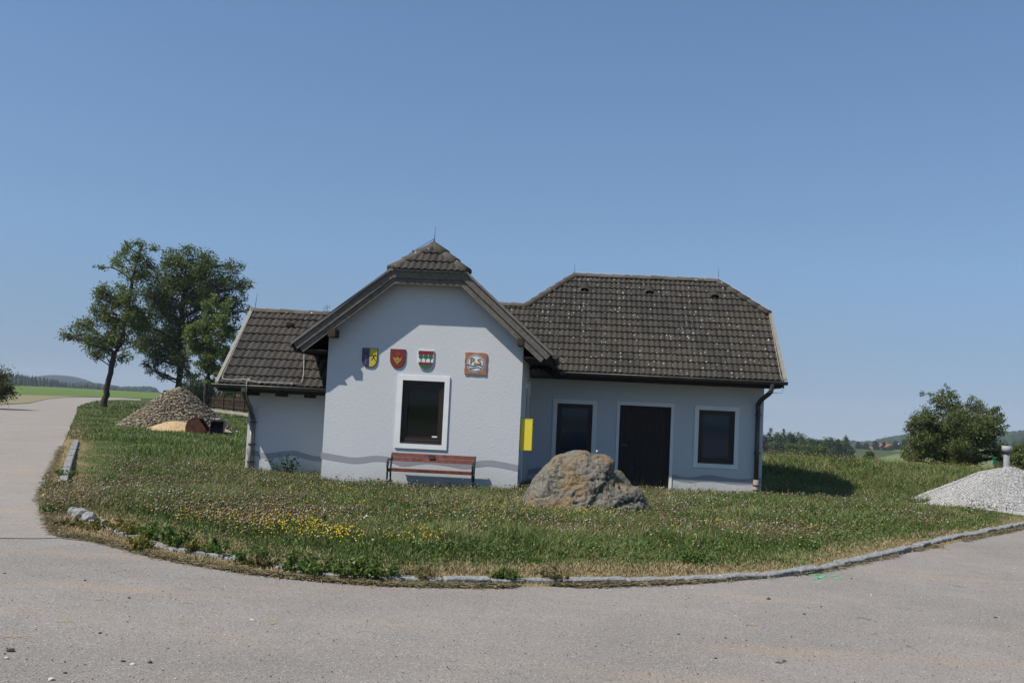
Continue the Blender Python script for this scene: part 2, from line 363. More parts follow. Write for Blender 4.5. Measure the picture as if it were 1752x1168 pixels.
sheet('dry_verge', [G(-700, 683)[:2], G(0, 673.8)[:2], G(100, 677)[:2], G(146, 678.4)[:2], G(112, 679.8)[:2], G(81, 682.2)[:2], G(49, 689.5)[:2], G(0, 692)[:2], G(-200, 689)[:2]], 0.02, mStub)

# kerb stones: each a block of its own
mKerb = flat('kerb_granite', (0.20, 0.20, 0.193), 0.85, 0.2, var=0.6, sc=22, bmp=0.5)
def arclen(P): return np.concatenate([[0], np.cumsum(np.linalg.norm(np.diff(P, axis=0), axis=1))])
def kerb_run(P, gaps=()):
    S = arclen(P); s = 0.0; i = 0
    while s < S[-1]-0.3:
        L = rnd.uniform(0.42, 0.70); a = [np.interp(s+.008, S, P[:, k]) for k in (0, 1)]; b = [np.interp(min(s+L-.008, S[-1]), S, P[:, k]) for k in (0, 1)]
        s += L; i += 1
        mid = (a[0]+b[0])/2, (a[1]+b[1])/2
        t = Vector((b[0]-a[0], b[1]-a[1], 0)); ln = t.length; ang = math.atan2(t.y, t.x)
        if ln < .2: continue
        bm = bmesh.new(); box(bm, (-ln/2, -0.072, -0.25), (ln/2, 0.072, 0.0))
        bmesh.ops.subdivide_edges(bm, edges=bm.edges[:], cuts=3, use_grid_fill=True)
        sd = rnd.random()*50
        for v in bm.verts:
            n_ = vnoise(v.co.x*9+sd, v.co.y*9+sd, v.co.z*9)-.5; v.co += Vector((0, 1, .7))*float(n_)*.022
        bmesh.ops.bevel(bm, geom=[e for e in bm.edges if e.calc_face_angle(0) > 1.0], offset=0.010, segments=1, affect='EDGES')
        o = bmobj('kerb_stone', bm, mKerb, None, False)
        o.location = (mid[0], mid[1], 0.052+rnd.uniform(-.012, .010)); o.rotation_euler = (rnd.uniform(-.05, .05), rnd.uniform(-.02, .02), ang+rnd.uniform(-.03, .03))
        yield o
for k, P in enumerate(KERB):
    for o in kerb_run(P):
        if k == 0: tag(o, 'grey granite kerb stone half buried in weeds beside the side road on the left', 'kerb stone', 'granite kerb stones along the side road')
        else: tag(o, 'grey granite kerb stone in the curved row edging the lawn along the main road', 'kerb stone', 'granite kerb stones along the main road')
def stone_mesh(name, r, sc, seed, sub=2, mat=None, flatn=False):
    bm = bmesh.new(); bmesh.ops.create_icosphere(bm, subdivisions=sub, radius=1)
    for v in bm.verts:
        c = v.co.copy(); k = 0.55+0.9*float(vnoise(c.x*1.3+seed, c.y*1.3+seed*2, c.z*1.3+5)); k += .25*float(vnoise(c.x*4+seed, c.y*4, c.z*4))
        c = c*k; v.co = Vector((c.x*sc[0], c.y*sc[1], c.z*sc[2]))*r
    return bm
mKerbL = flat('pale_stone', (0.24, 0.24, 0.23), 0.85, 0.2, var=0.4, sc=20, bmp=0.3)
for (x, y, r, l) in ((126, 876, .07, 'small pale broken kerb stone at the corner of the lawn'), (138, 880, .10, 'largest loose pale kerb stone tilted up at the lawn corner'), (152, 888, .08, 'grey loose kerb stone lying against the first laid kerb stone')):
    bm = stone_mesh('s', r, (1, .8, .85), r*77, 2); o = bmobj('loose_stone', bm, mKerbL); p = G(x, y, 0.05); o.location = (p[0], p[1], 0.06); tag(o, l, 'stone')

# ================================================================== the house
TH = D2R(40.5); CT, ST, TT = math.cos(TH), math.sin(TH), math.tan(TH)
house = empty('small_house', (-1, 4, -0.2), 'pale blue-grey rendered house with dark tiled half-hipped roofs and a projecting gable', 'house')
def wallpanel(bm, outline, holes, org, U, N, depth=0.14):
    """outline/holes in (u,z); org world origin, U along wall, N outward"""
    org = Vector(org); U = Vector(U); N = Vector(N); Z = Vector((0, 0, 1))
    P3 = lambda p: org+U*p[0]+Z*p[1]
    loops = [[Vector((p[0], p[1], 0)) for p in outline]]+[[Vector((p[0], p[1], 0)) for p in h] for h in holes]
    flat_ = [p for l in loops for p in l]; vs = [bm.verts.new(P3(p)) for p in flat_]
    for t in geometry.tessellate_polygon(loops):
        try:
            f = bm.faces.new([vs[i] for i in t]); f.normal_update()
            if f.normal.dot(N) < 0: f.normal_flip()
        except ValueError: pass
    for h in holes:
        for i in range(len(h)):
            a, b = P3(h[i]), P3(h[(i+1) % len(h)])
            bm.faces.new([bm.verts.new(q) for q in (a, b, b-N*depth, a-N*depth)])
def rect(x0, z0, x1, z1): return [(x0, z0), (x1, z0), (x1, z1), (x0, z1)]
XL, XW, XR0, XLL = -4.146, 5.832, 0.0, -6.292
YW, YL = 4.321, 1.60
ER, RR = (3.50, 2.60), (6.743, 5.368)         # front eave and ridge (Y, z) of the right wing
EL, RL = (0.88, 1.895), (3.008, 3.716)        # left wing
q = ray(900, 523.5); nrm = np.array([0, -TT, 1.0]); P0 = np.array([0, ER[0], ER[1]])
kk = ((P0-CAM)@nrm)/(q@nrm); QP = CAM+q*kk     # foot of the left half hip on the low ridge
LOWZ, LOWY, LOWX = QP[2], QP[1], QP[0]
YB = 2*RR[0]-YW
BASE = -0.7
gx0, gx1, gz0, gz1 = -2.617, -1.517, 0.703, 2.235
SW = 0.105
w1 = (0.609, 1.709, 0.39, 1.922); w2 = (4.14, 5.24, 0.39, 1.922); dr = (2.212, 3.628, BASE, 1.935)
def inner(w_, s=SW, bottom=True): return rect(w_[0]+s, w_[2]+(s if bottom else 0), w_[1]-s, w_[3]-s)
GT = [(-4.824, 2.80), (-2.845, 4.414), (-1.246, 4.414), (0.606, 2.80)]
bm = bmesh.new()
dzw = 0.16
def groof(x): return min(2.80+(x+4.824)*(1.614/1.979), 4.414, 2.80+(0.606-x)*(1.614/1.852))-dzw
gout = [(XL, BASE), (0, BASE), (0, groof(0)), (-1.246+.05, groof(-1.246+.05)), (-2.845-.05, groof(-2.845-.05)), (XL, groof(XL))]
wallpanel(bm, gout, [inner((gx0, gx1, gz0, gz1))], (0, 0, 0), (1, 0, 0), (0, -1, 0))
wallpanel(bm, [(0, BASE), (YB, BASE), (YB, groof(0)), (0, groof(0))], [rect(1.75, BASE+.01, 2.75, 2.12)], (0, 0, 0), (0, 1, 0), (1, 0, 0))
wallpanel(bm, [(0, BASE), (YB, BASE), (YB, groof(XL)), (0, groof(XL))], [], (XL, 0, 0), (0, 1, 0), (-1, 0, 0))
# right wing
wz = ER[1]+(YW-ER[0])*TT-dzw
wallpanel(bm, [(0.0, BASE), (XW, BASE), (XW, wz), (0.0, wz)], [inner(w1), inner(w2), [(dr[0]+.07, BASE+.01), (dr[1]-.07, BASE+.01), (dr[1]-.07, dr[3]-.09), (dr[0]+.07, dr[3]-.09)]], (0, YW, 0), (1, 0, 0), (0, -1, 0))
endp = [(YW, BASE), (YB, BASE), (YB, wz), (2*RR[0]-5.627, 4.423-dzw), (5.627, 4.423-dzw), (YW, wz)]
wallpanel(bm, endp, [], (XW, 0, 0), (0, 1, 0), (1, 0, 0))
wallpanel(bm, [(XL, BASE), (XW, BASE), (XW, wz), (XL, wz)], [], (0, YB, 0), (1, 0, 0), (0, 1, 0))
endl = [(YW, 2.0), (YB, 2.0), (YB, wz), (2*RR[0]-LOWY, LOWZ-dzw), (LOWY, LOWZ-dzw), (YW, wz)]
wallpanel(bm, endl, [], (LOWX+.15, 0, 0), (0, 1, 0), (-1, 0, 0))
# left wing
YLB = 2*RL[0]-YL; lz = EL[1]+(YL-EL[0])*(RL[1]-EL[1])/(RL[0]-EL[0])-dzw
wallpanel(bm, [(XLL, BASE), (XL, BASE), (XL, lz), (XLL, lz)], [], (0, YL, 0), (1, 0, 0), (0, -1, 0))
wallpanel(bm, [(YL, BASE), (YLB, BASE), (YLB, lz), (RL[0], RL[1]-dzw), (YL, lz)], [], (XLL, 0, 0), (0, 1, 0), (-1, 0, 0))
wallpanel(bm, [(XLL, BASE), (XL, BASE), (XL, lz), (XLL, lz)], [], (0, YLB, 0), (1, 0, 0), (0, 1, 0))
walls = bmobj('wall', bm, mWall, house)
# painted wavy band
def ribbon(Y, top, bot, n=60):
    top = np.array([W(x, y, Y)[[0, 2]] for x, y in top]); bot = np.array([W(x, y, Y)[[0, 2]] for x, y in bot])
    x0 = max(top[0, 0], bot[0, 0]); x1 = min(top[-1, 0], bot[-1, 0]); xs = np.linspace(x0, x1, n)
    def sm(P):
        S = smoothpts(P, 8); S = S[np.argsort(S[:, 0])]; return np.interp(xs, S[:, 0], S[:, 1])
    t = sm(top); b = sm(bot); V = [(x, Y-0.003, z) for x, z in zip(xs, t)]+[(x, Y-0.003, z) for x, z in zip(xs, b)]
    o = npobj('painted_band', V, [(i, n+i, n+i+1, i+1) for i in range(n-1)], mBand, walls); tag(o, 'grey wavy painted band')
ribbon(0, [(548.9, 773.3), (575, 777.5), (599.6, 782), (620, 781.5), (641, 779), (664.5, 781), (685, 786.5), (700, 786.5), (724.8, 782.5), (741.7, 783), (771.8, 787.8), (796, 791.5), (819, 788.2), (839.6, 787), (862, 790.5), (886.2, 795.3)],
       [(548.7, 784), (575, 788.5), (603, 792.5), (620, 792), (643, 789), (668, 791), (685, 796.7), (700, 796.7), (724.8, 793), (741.7, 793.5), (771.8, 797.8), (796, 802), (819, 798.6), (837.7, 797.3), (862, 801), (885.9, 806)])
ribbon(YL, [(422.5, 767), (435.8, 770.3), (450, 773.8), (462, 774.6), (484.7, 771.8), (503.6, 770.5), (520.5, 775.2), (539.4, 779.7), (556, 780.5)],
       [(421.5, 776.5), (435.8, 779.4), (450, 783), (464, 784), (484.7, 780.3), (501.7, 779.4), (520, 784.6), (539, 788.5), (556, 789.5)])
ribbon(YW, [(903.4, 803), (925.6, 799), (960, 802), (1000, 806), (1052, 804)], [(903.4, 812), (925.6, 809), (960, 811), (1000, 815), (1052, 813)])
ribbon(YW, [(1150, 810.5), (1165, 815), (1182.6, 816.3), (1200, 813), (1216.8, 812.2), (1235, 815.5), (1251, 818), (1268, 819), (1284, 818), (1303.5, 816)],
       [(1150, 818.7), (1165, 823.6), (1182.6, 825.9), (1200, 823), (1216.8, 822.4), (1235, 825.5), (1251, 828), (1268, 829), (1284, 828.3), (1303.5, 826)])
# small painted mark on the side wall
bm = bmesh.new()
zz = [(0.30, 0.10), (0.36, 0.36), (0.47, 0.16), (0.58, 0.38), (0.66, 0.10)]
for a, b in zip(zz[:-1], zz[1:]):
    prism(bm, [(0.002, a[0]-.025, a[1]), (0.002, a[0]+.025, a[1]), (0.002, b[0]+.025, b[1]), (0.002, b[0]-.025, b[1])], (0.002, 0, 0))
fixn(bm); bmobj('painted_mark', bm, flat('mark_paint', (0.10, 0.12, 0.16)), walls)

# windows and doors
def ringbox(bm, x0, z0, x1, z1, s, y0, y1, bottom=True, sb=None):
    sb = s if sb is None else sb
    box(bm, (x0, y0, z0), (x0+s, y1, z1)); box(bm, (x1-s, y0, z0), (x1, y1, z1)); box(bm, (x0+s, y0, z1-s), (x1-s, y1, z1))
    if bottom: box(bm, (x0+s, y0, z0), (x1-s, y1, z0+sb))
def window(w_, Y, gm, paper=False, lab=None):
    x0, x1, z0, z1 = w_; e = bpy.data.objects.new('window', None); COL.objects.link(e)
    bm = bmesh.new(); ringbox(bm, x0+SW+.001, z0+SW+.001, x1-SW-.001, z1-SW-.001, .065, Y+.03, Y+.10, True, .085)
    bmesh.ops.bevel(bm, geom=bm.edges[:], offset=.006, segments=1, affect='EDGES')
    bpy.data.objects.remove(e)
    f = bmobj('window', bm, mFrame, house)
    if lab: tag(f, lab)
    bm = bmesh.new(); ringbox(bm, x0, z0, x1, z1, SW, Y-.026, Y+.004); bmobj('window_surround', bm, mTrim, f)
    bm = bmesh.new(); ringbox(bm, x0+SW+.065, z0+SW+.085, x1-SW-.065, z1-SW-.065, .05, Y+.045, Y+.09, True, .06); bmobj('sash', bm, mFrame, f)
    boxobj('pane', (x0+SW+.1, Y+.07, z0+SW+.1), (x1-SW-.1, Y+.08, z1-SW-.1), gm, f)
    boxobj('sill', (x0+SW+.01, Y-.03, z0+SW+.003), (x1-SW-.01, Y+.03, z0+SW+.022), flat('sill_metal', (0.10, 0.095, 0.09), 0.35, 0.5, 0.6), f)
    if paper:
        a = W(738.7, 751, Y+.06); b = W(749, 746, Y+.06); boxobj('sticker', (a[0], Y+.062, a[2]), (b[0], Y+.066, b[2]), mPaper, f)
    # black panel standing in for the unlit room behind the sash
    bm = bmesh.new(); box(bm, (x0+SW-.02, Y+.141, z0+SW-.02), (x1-SW+.02, Y+.16, z1-SW+.02)); bmobj('dark_room_panel', bm, mBlack, f)
window((gx0, gx1, gz0, gz1), 0, mGlass, True, 'dark window in the projecting gable wall')
window(w1, YW, mGlassB, False, 'window left of the brown door')
window(w2, YW, mGlassB, False, 'window right of the brown door')
bm = bmesh.new(); x = dr[0]+.072
nb = 9; bw = (dr[1]-dr[0]-.144)/nb
for i in range(nb): box(bm, (x+i*bw+.004, YW+.09, BASE), (x+(i+1)*bw-.004, YW+.12, dr[3]-.092))
box(bm, (x, YW+.121, BASE), (dr[1]-.072, YW+.14, dr[3]-.092))
door = bmobj('door', bm, mDoor, house)
bm = bmesh.new(); box(bm, (dr[0], YW-.02, BASE), (dr[0]+.07, YW+.004, dr[3])); box(bm, (dr[1]-.07, YW-.02, BASE), (dr[1], YW+.004, dr[3])); box(bm, (dr[0]+.07, YW-.02, dr[3]-.09), (dr[1]-.07, YW+.004, dr[3]))
bmobj('door_surround', bm, mTrim, door)
tubeobj('door_handle', [(dr[0]+.16, YW+.09, .85), (dr[0]+.16, YW+.04, .85), (dr[0]+.28, YW+.04, .85)], .011, mPipeL, door)
sd_ = boxobj('side_door', (-.09, 1.76, BASE), (-.05, 2.74, 2.11), mDoor, house)
bm = bmesh.new(); box(bm, (-.004, 1.64, BASE), (.025, 1.75, 2.23)); box(bm, (-.004, 2.75, BASE), (.025, 2.86, 2.23)); box(bm, (-.004, 1.75, 2.12), (.025, 2.75, 2.23)); bmobj('door_surround', bm, mTrim, sd_)
bm = bmesh.new(); box(bm, (0, 3.3, 1.95), (.06, 3.42, 2.3)); tube(bm, [(.03, 3.36, 1.95), (.03, 3.36, 1.2)], .012, 6); bmobj('wall_lamp', bm, mTrim, house)

# ------------------------------------------------------------------ roofs
def clip_union(bmo, verts, faces, attr, polys, O, U, V):
    """clip (u,v,h) mesh to convex polys (u,v) and place it"""
    N = U.cross(V)
    for poly in polys:
        bm = bmesh.new(); lay = bm.verts.layers.float.new('rnd')
        vs = [bm.verts.new((p[0], p[1], p[2])) for p in verts]
        for v, a in zip(vs, attr): v[lay] = a
        for f in faces: bm.faces.new([vs[i] for i in f])
        cx = sum(p[0] for p in poly)/len(poly); cy = sum(p[1] for p in poly)/len(poly)
        for i in range(len(poly)):
            a = Vector((poly[i][0], poly[i][1], 0)); b = Vector((poly[(i+1) % len(poly)][0], poly[(i+1) % len(poly)][1], 0))
            d = b-a; n = Vector((d.y, -d.x, 0)).normalized()
            if n.dot(Vector((cx, cy, 0))-a) > 0: n = -n
            bmesh.ops.bisect_plane(bm, geom=bm.verts[:]+bm.edges[:]+bm.faces[:], dist=1e-5, plane_co=a, plane_no=n, clear_outer=True)
        l2 = bmo.verts.layers.float['rnd']; mp = {}
        for v in bm.verts:
            nv = bmo.verts.new(O+U*v.co.x+V*v.co.y+N*v.co.z); nv[l2] = v[lay]; mp[v] = nv
        for f in bm.faces:
            if len(f.verts) > 2: bmo.faces.new([mp[v] for v in f.verts])
        bm.free()
def tiles(name, O, U, V, polys, mat, parent, pitch=0.138, course=0.29, u0=None, lift=0.0):
    O = Vector(O); U = Vector(U).normalized(); V = Vector(V).normalized()
    us = [p[0] for q_ in polys for p in q_]; vs_ = [p[1] for q_ in polys for p in q_]
    ua, ub, va, vb = min(us), max(us), min(vs_), max(vs_)
    prof = [0, .10, .25, .42, .60, .78, .93, 1.0]; ph = [0.002, .016, .027, .029, .020, .004, .0, .002]
    verts = []; faces = []; attr = []
    nc = int(math.ceil((ub-ua)/pitch)); nr_ = int(math.ceil((vb-va)/course))
    for j in range(nr_):
        for i in range(nc):
            r = rnd.random(); dj = rnd.uniform(-.003, .004); hj = rnd.uniform(0, .006)
            b0 = len(verts); n = len(prof)
            for k in range(n):
                u = ua+(i+prof[k])*pitch-(.0015 if k == n-1 else 0)
                v0 = va+j*course+dj-.012*ph[k]/.029*0; v1 = va+(j+1)*course+.02
                sag = .009*(1-((prof[k]-.4)/.5)**2)
                verts.append((u, v0-sag, ph[k]+.004+lift-.012)); attr.append(r)       # lip bottom
                verts.append((u, v0-sag, ph[k]+.034+hj+lift)); attr.append(r)         # lip top
                verts.append((u, v1, ph[k]+.003+lift)); attr.append(r)
            for k in range(n-1):
                a = b0+3*k; b = a+3
                faces.append((a, b, b+1, a+1)); faces.append((a+1, b+1, b+2, a+2))
    bmo = bmesh.new(); bmo.verts.layers.float.new('rnd')
    clip_union(bmo, verts, faces, attr, polys, O, U, V)
    return bmobj(name, bmo, mat, parent)
def deck(polys3, t, mat, parent, name='roof_deck'):
    bm = bmesh.new()
    for p in polys3: prism(bm, [Vector(a)-Vector((0, 0, .055)) for a in p], (0, 0, -t))
    fixn(bm); return bmobj(name, bm, mat, parent)
def caps(name, a, b, parent, r=0.105, L=0.36, mat=None):
    a = Vector(a); b = Vector(b); d = b-a; n = max(1, round(d.length/L)); t = d.normalized()
    side = t.cross(Vector((0, 0, 1))).normalized(); up = side.cross(t); bm = bmesh.new(); lay = bm.verts.layers.float.new('rnd')
    for i in range(n):
        p0 = a+d*(i/n)-t*.03; p1 = a+d*((i+1)/n); rv = rnd.random(); seg = 10; off = rnd.uniform(-.006, .006)
        R0 = [bm.verts.new(p0+side*(r*1.13*math.cos(math.pi*k/seg))+up*(r*1.0*math.sin(math.pi*k/seg)-.02+off)) for k in range(seg+1)]
        R1 = [bm.verts.new(p1+side*(r*.92*math.cos(math.pi*k/seg))+up*(r*.80*math.sin(math.pi*k/seg)-.02+off)) for k in range(seg+1)]
        R0b = [bm.verts.new(p0+side*(r*.95*math.cos(math.pi*k/seg))+up*(r*.8*math.sin(math.pi*k/seg)-.03+off)) for k in range(seg+1)]
        for k in range(seg):
            bm.faces.new((R0[k], R0[k+1], R1[k+1], R1[k])); bm.faces.new((R0[k+1], R0[k], R0b[k], R0b[k+1]))
        for v in R0+R1+R0b: v[lay] = rv
        if i == 0:
            c = bm.verts.new(p0+up*(-.03)); c[lay] = rv
            for k in range(seg): bm.faces.new((R0b[k+1], R0b[k], c))
    return bmobj(name, bm, mat or mRidge, parent, True)
# --- right wing and the low middle roof share the front slope
vq = (LOWY-ER[0])/CT; v1 = (5.627-ER[0])/CT; v2 = (RR[0]-ER[0])/CT; XE = 6.109
polyR = [[(LOWX, 0), (XE, 0), (XE, v1), (4.933, v2), (0.985, v2), (LOWX, vq)], [(-1.6, 0), (LOWX, 0), (LOWX, vq), (-1.6, vq)]]
polyR[1] = [(0.60, 0.0), (LOWX, 0), (LOWX, vq), (-1.7, vq)]
roofR = tiles('roof', (0, ER[0], ER[1]-.02), (1, 0, 0), (0, CT, ST), polyR, mTile, house, pitch=0.134, course=v2/15)
tag(roofR, 'large half-hipped tiled roof over the right wing, speckled with lichen')
MY = 2*RR[0]
back = [[(LOWX, ER[0]), (XE, ER[0]), (XE, 5.627), (4.933, RR[0]), (0.985, RR[0]), (LOWX, LOWY)]]
def roofz(y): return ER[1]+(min(y, MY-y)-ER[0])*TT
bmirror = [[(x, MY-y) for x, y in p][::-1] for p in back]
tiles('roof_back', (0, MY-ER[0], ER[1]-.02), (-1, 0, 0), (0, -CT, ST), [[(-x, v) for x, v in polyR[0]][::-1]], mTileP, roofR, pitch=0.2, course=.36)
zh = 4.423; s1 = math.hypot(XE-4.933, RR[1]-zh)
Vh = Vector((-(XE-4.933), 0, RR[1]-zh)).normalized()
tiles('hip_end', (XE, 0, zh-.02), (0, 1, 0), Vh, [[(5.627, 0), (MY-5.627, 0), (RR[0], s1)]], mTile, roofR, pitch=0.15, course=.3)
s2 = math.hypot(.985-LOWX, RR[1]-LOWZ); Vl = Vector((.985-LOWX, 0, RR[1]-LOWZ)).normalized()
tiles('hip_end', (LOWX, 0, LOWZ-.02), (0, -1, 0), Vl, [[(-(MY-LOWY), 0), (-LOWY, 0), (-RR[0], s2)]], mTile, roofR, pitch=0.15, course=.3)
tiles('low_roof_back', (0, 2*LOWY-ER[0], ER[1]-.02), (-1, 0, 0), (0, -CT, ST), [[(-LOWX, 0), (3.9, 0), (3.9, vq), (-LOWX, vq)]], mTileP, roofR, pitch=0.2, course=.36)
deck([[(-1.5 if i == 0 else LOWX, 0, 0) for i in ()] for _ in ()] + [
    [(0.6, ER[0]+.03, ER[1]+.03*TT-.02), (XE-.03, ER[0]+.03, ER[1]+.03*TT-.02), (XE-.03, 5.627, zh-.03), (4.933, RR[0], RR[1]-.04), (.985, RR[0], RR[1]-.04), (LOWX, LOWY, LOWZ-.03), (-1.5, LOWY, LOWZ-.03)],
    [(XE-.03, MY-5.627, zh-.03), (XE-.03, MY-ER[0]-.03, ER[1]-.02), (LOWX, MY-ER[0]-.03, ER[1]-.02), (LOWX, MY-LOWY, LOWZ-.03), (.985, RR[0]+.002, RR[1]-.04), (4.933, RR[0]+.002, RR[1]-.04)],
    [(XE-.03, 5.63, zh-.03), (XE-.03, MY-5.63, zh-.03), (4.95, RR[0], RR[1]-.06)]], 0.13, mWoodD, roofR)
caps('ridge_tiles', (.985, RR[0], RR[1]), (4.933, RR[0], RR[1]), roofR)
caps('hip_tiles', (XE+.01, 5.60, zh), (4.933, RR[0], RR[1]), roofR)
caps('hip_tiles', (XE+.01, MY-5.60, zh), (4.933, RR[0], RR[1]), roofR)
caps('hip_tiles', (LOWX-.02, LOWY-.02, LOWZ), (.985, RR[0], RR[1]), roofR)
caps('hip_tiles', (LOWX-.02, MY-LOWY, LOWZ), (.985, RR[0], RR[1]), roofR)
caps('ridge_tiles', (-3.5, LOWY, LOWZ), (LOWX, LOWY, LOWZ), roofR)
# verge board and flashing at the right
def slopebar(name, x0, x1, ya, za, yb, zb, up, dn, mat, parent):
    bm = bmesh.new(); prism(bm, [(x0, ya, za+up), (x0, yb, zb+up), (x0, yb, zb-dn), (x0, ya, za-dn)], (x1-x0, 0, 0)); fixn(bm); return bmobj(name, bm, mat, parent)
slopebar('verge_board', XE+.005, XE+.035, ER[0]-.02, ER[1]-.02, 5.627, zh, .03, .17, mWood, roofR)
slopebar('verge_flashing', XE+.012, XE+.10, ER[0]-.03, ER[1]-.03, 5.66, zh+.03, .075, -.032, mVerge, roofR)
slopebar('verge_board', XE+.005, XE+.035, MY-5.627, zh, MY-ER[0]+.02, ER[1]-.02, .03, .17, mWood, roofR)
boxobj('hip_fascia', (XE+.005, 5.627, zh-.17), (XE+.035, MY-5.627, zh+.03), mWood, roofR)
# hooded vent tiles
for px_, py_, rf in ((1000, 495, 0), (1111, 499.5, 0), (1222, 506.5, 0)):
    d = ray(px_, py_); kk = ((P0-CAM)@nrm)/(d@nrm); c = Vector(CAM+d*kk); bm = bmesh.new()
    N = Vector((0, -ST, CT)); V = Vector((0, CT, ST)); U = Vector((1, 0, 0)); seg = 8
    A_ = [bm.verts.new(c-V*.10+N*.02+U*.12*math.cos(math.pi*k/seg)+N*.10*math.sin(math.pi*k/seg)) for k in range(seg+1)]
    B_ = [bm.verts.new(c+V*.22+N*.03+U*.11*math.cos(math.pi*k/seg)+N*.01*math.sin(math.pi*k/seg)) for k in range(seg+1)]
    for k in range(seg): bm.faces.new((A_[k], A_[k+1], B_[k+1], B_[k]))
    o = bmobj('vent_tile', bm, mTile, roofR, True)
    bm = bmesh.new(); cc = bm.verts.new(c-V*.05+N*.02); A_ = [bm.verts.new(c-V*.05+N*.02+U*.11*math.cos(math.pi*k/seg)+N*.085*math.sin(math.pi*k/seg)) for k in range(seg+1)]
    for k in range(seg): bm.faces.new((A_[k+1], A_[k], cc))
    bmobj('vent_opening', bm, mBlack, roofR)
def gutter(name, x0, x1, y, z, r, parent, mat=mPipe, axis='x'):
    bm = bmesh.new(); seg = 8; ring = []
    for t in (x0, x1):
        a = []
        for rr in (r, r*.86):
            for k in range(seg+1):
                an = math.pi+math.pi*k/seg; c, s = rr*math.cos(an), rr*math.sin(an)
                a.append(bm.verts.new((t, y+c, z+s) if axis == 'x' else (y+c, t, z+s)))
        ring.append(a)
    n = seg+1
    for k in range(seg):
        bm.faces.new((ring[0][k], ring[0][k+1], ring[1][k+1], ring[1][k])); bm.faces.new((ring[0][n+k+1], ring[0][n+k], ring[1][n+k], ring[1][n+k+1]))
    for k in (0, seg): bm.faces.new((ring[0][k], ring[1][k], ring[1][n+k], ring[0][n+k]))
    for a in ring: bm.faces.new(a[:n])
    fixn(bm); g = bmobj(name, bm, mat, parent)
    bm = bmesh.new(); rl = [(t, y-r, z+.003) if axis == 'x' else (y-r if y < -3 else y+r, t, z+.003) for t in (x0, x1)]
    tube(bm, rl, .008, 6); bmobj('gutter_lip', bm, mPipeL, g, True)
    return g
gR = gutter('gutter', 0.75, XE+.10, ER[0]-.075, ER[1]-.035, .075, house)
boxobj('fascia', (0.62, ER[0]+.0, ER[1]-.17), (XE, ER[0]+.025, ER[1]-.005), mWoodD, roofR)
boxobj('soffit', (0.05, ER[0]+.03, ER[1]-.185), (XE-.02, YW-.005, ER[1]-.165), mWoodD, roofR)
def pipe(pxs, Ys, r, mat, parent, name='downpipe'):
    P = [W(x, y, Y) for (x, y), Y in zip(pxs, Ys)]
    P = smoothpts(P, 6); return tubeobj(name, P, r, mat, parent, 10)
dp = tubeobj('downpipe', smoothpts([W(1320.5, 655, ER[0]-.075), W(1320.3, 664, ER[0]-.07), W(1317, 672, ER[0]+.0), W(1303, 683.5, YW-.25), W(1297.5, 692, YW-.09), (W(1297.2, 700, YW-.08)[0], YW-.08, W(1297.2, 700, YW-.08)[2])], 8), .058, mPipe, house, 12)
pxx = W(1297.2, 700, YW-.08)[0]
tubeobj('downpipe', [(pxx, YW-.08, W(1297.2, 698, YW-.08)[2]), (pxx, YW-.08, 0.12)], .056, mPipe, house, 12)
tubeobj('pipe_foot', [(pxx, YW-.08, 0.16), (pxx, YW-.08, -.6)], .066, flat('sunlit_pipe_foot', (0.22, 0.17, 0.13), .7, .3, var=.25), house, 12)  # wider collar; its paler colour paints in the sunlit end of the pipe
bm = bmesh.new()
bm.free()
for z in (1.75, .82, .02, -.1):
    bm = bmesh.new(); tube(bm, [(pxx, YW-.08, z-.018), (pxx, YW-.08, z+.018)], .074, 12); box(bm, (pxx+.05, YW-.07, z-.01), (pxx+.10, YW, z+.01)); bmobj('pipe_bracket', bm, mPipe, dp)
# --- left wing
TL = math.atan2(RL[1]-EL[1], RL[0]-EL[0]); vl = math.hypot(RL[1]-EL[1], RL[0]-EL[0]); XA = -6.767; kL = (2.80-EL[1])/(RL[1]-EL[1])
xk = lambda z: -4.824+(z-2.80)*(1.979/1.614)
roofL = tiles('roof', (0, EL[0], EL[1]-.02), (1, 0, 0), (0, math.cos(TL), math.sin(TL)), [[(XA, 0), (XL+.02, 0), (XL+.02, vl), (XA, vl)]], mTileP, house, pitch=0.150, course=vl/9.0)
tag(roofL, 'smaller plain tiled roof over the left wing')
tiles('roof_back', (0, 2*RL[0]-EL[0], EL[1]-.02), (-1, 0, 0), (0, -math.cos(TL), math.sin(TL)), [[(-XL, 0), (-XA, 0), (-XA, vl), (-xk(RL[1])-.1, vl)]], mTileP, roofL, pitch=.2, course=.36)
deck([[(XA+.03, EL[0]+.03, EL[1]), (XL, EL[0]+.03, EL[1]), (XL+.3, RL[0], RL[1]-.04), (XA+.03, RL[0], RL[1]-.04)], [(XL, 2*RL[0]-EL[0]-.03, EL[1]), (XA+.03, 2*RL[0]-EL[0]-.03, EL[1]), (XA+.03, RL[0]+.002, RL[1]-.04), (XL+.3, RL[0]+.002, RL[1]-.04)]], .12, mWoodD, roofL)
caps('ridge_tiles', (XA-.01, RL[0], RL[1]-.02), (xk(RL[1])+.1, RL[0], RL[1]-.02), roofL)
slopebar('verge_board', XA-.035, XA-.005, EL[0]-.02, EL[1]-.02, RL[0], RL[1], .02, .17, mWood, roofL)
slopebar('verge_flashing', XA-.085, XA-.01, EL[0]-.03, EL[1]-.03, RL[0], RL[1], .07, -.022, mVerge, roofL)
slopebar('verge_board', XA-.035, XA-.005, RL[0]+.001, RL[1], 2*RL[0]-EL[0]+.02, EL[1]-.02, .02, .17, mWood, roofL)
gL = gutter('gutter', XA-.12, XL-.005, EL[0]-.07, EL[1]-.03, .07, house)
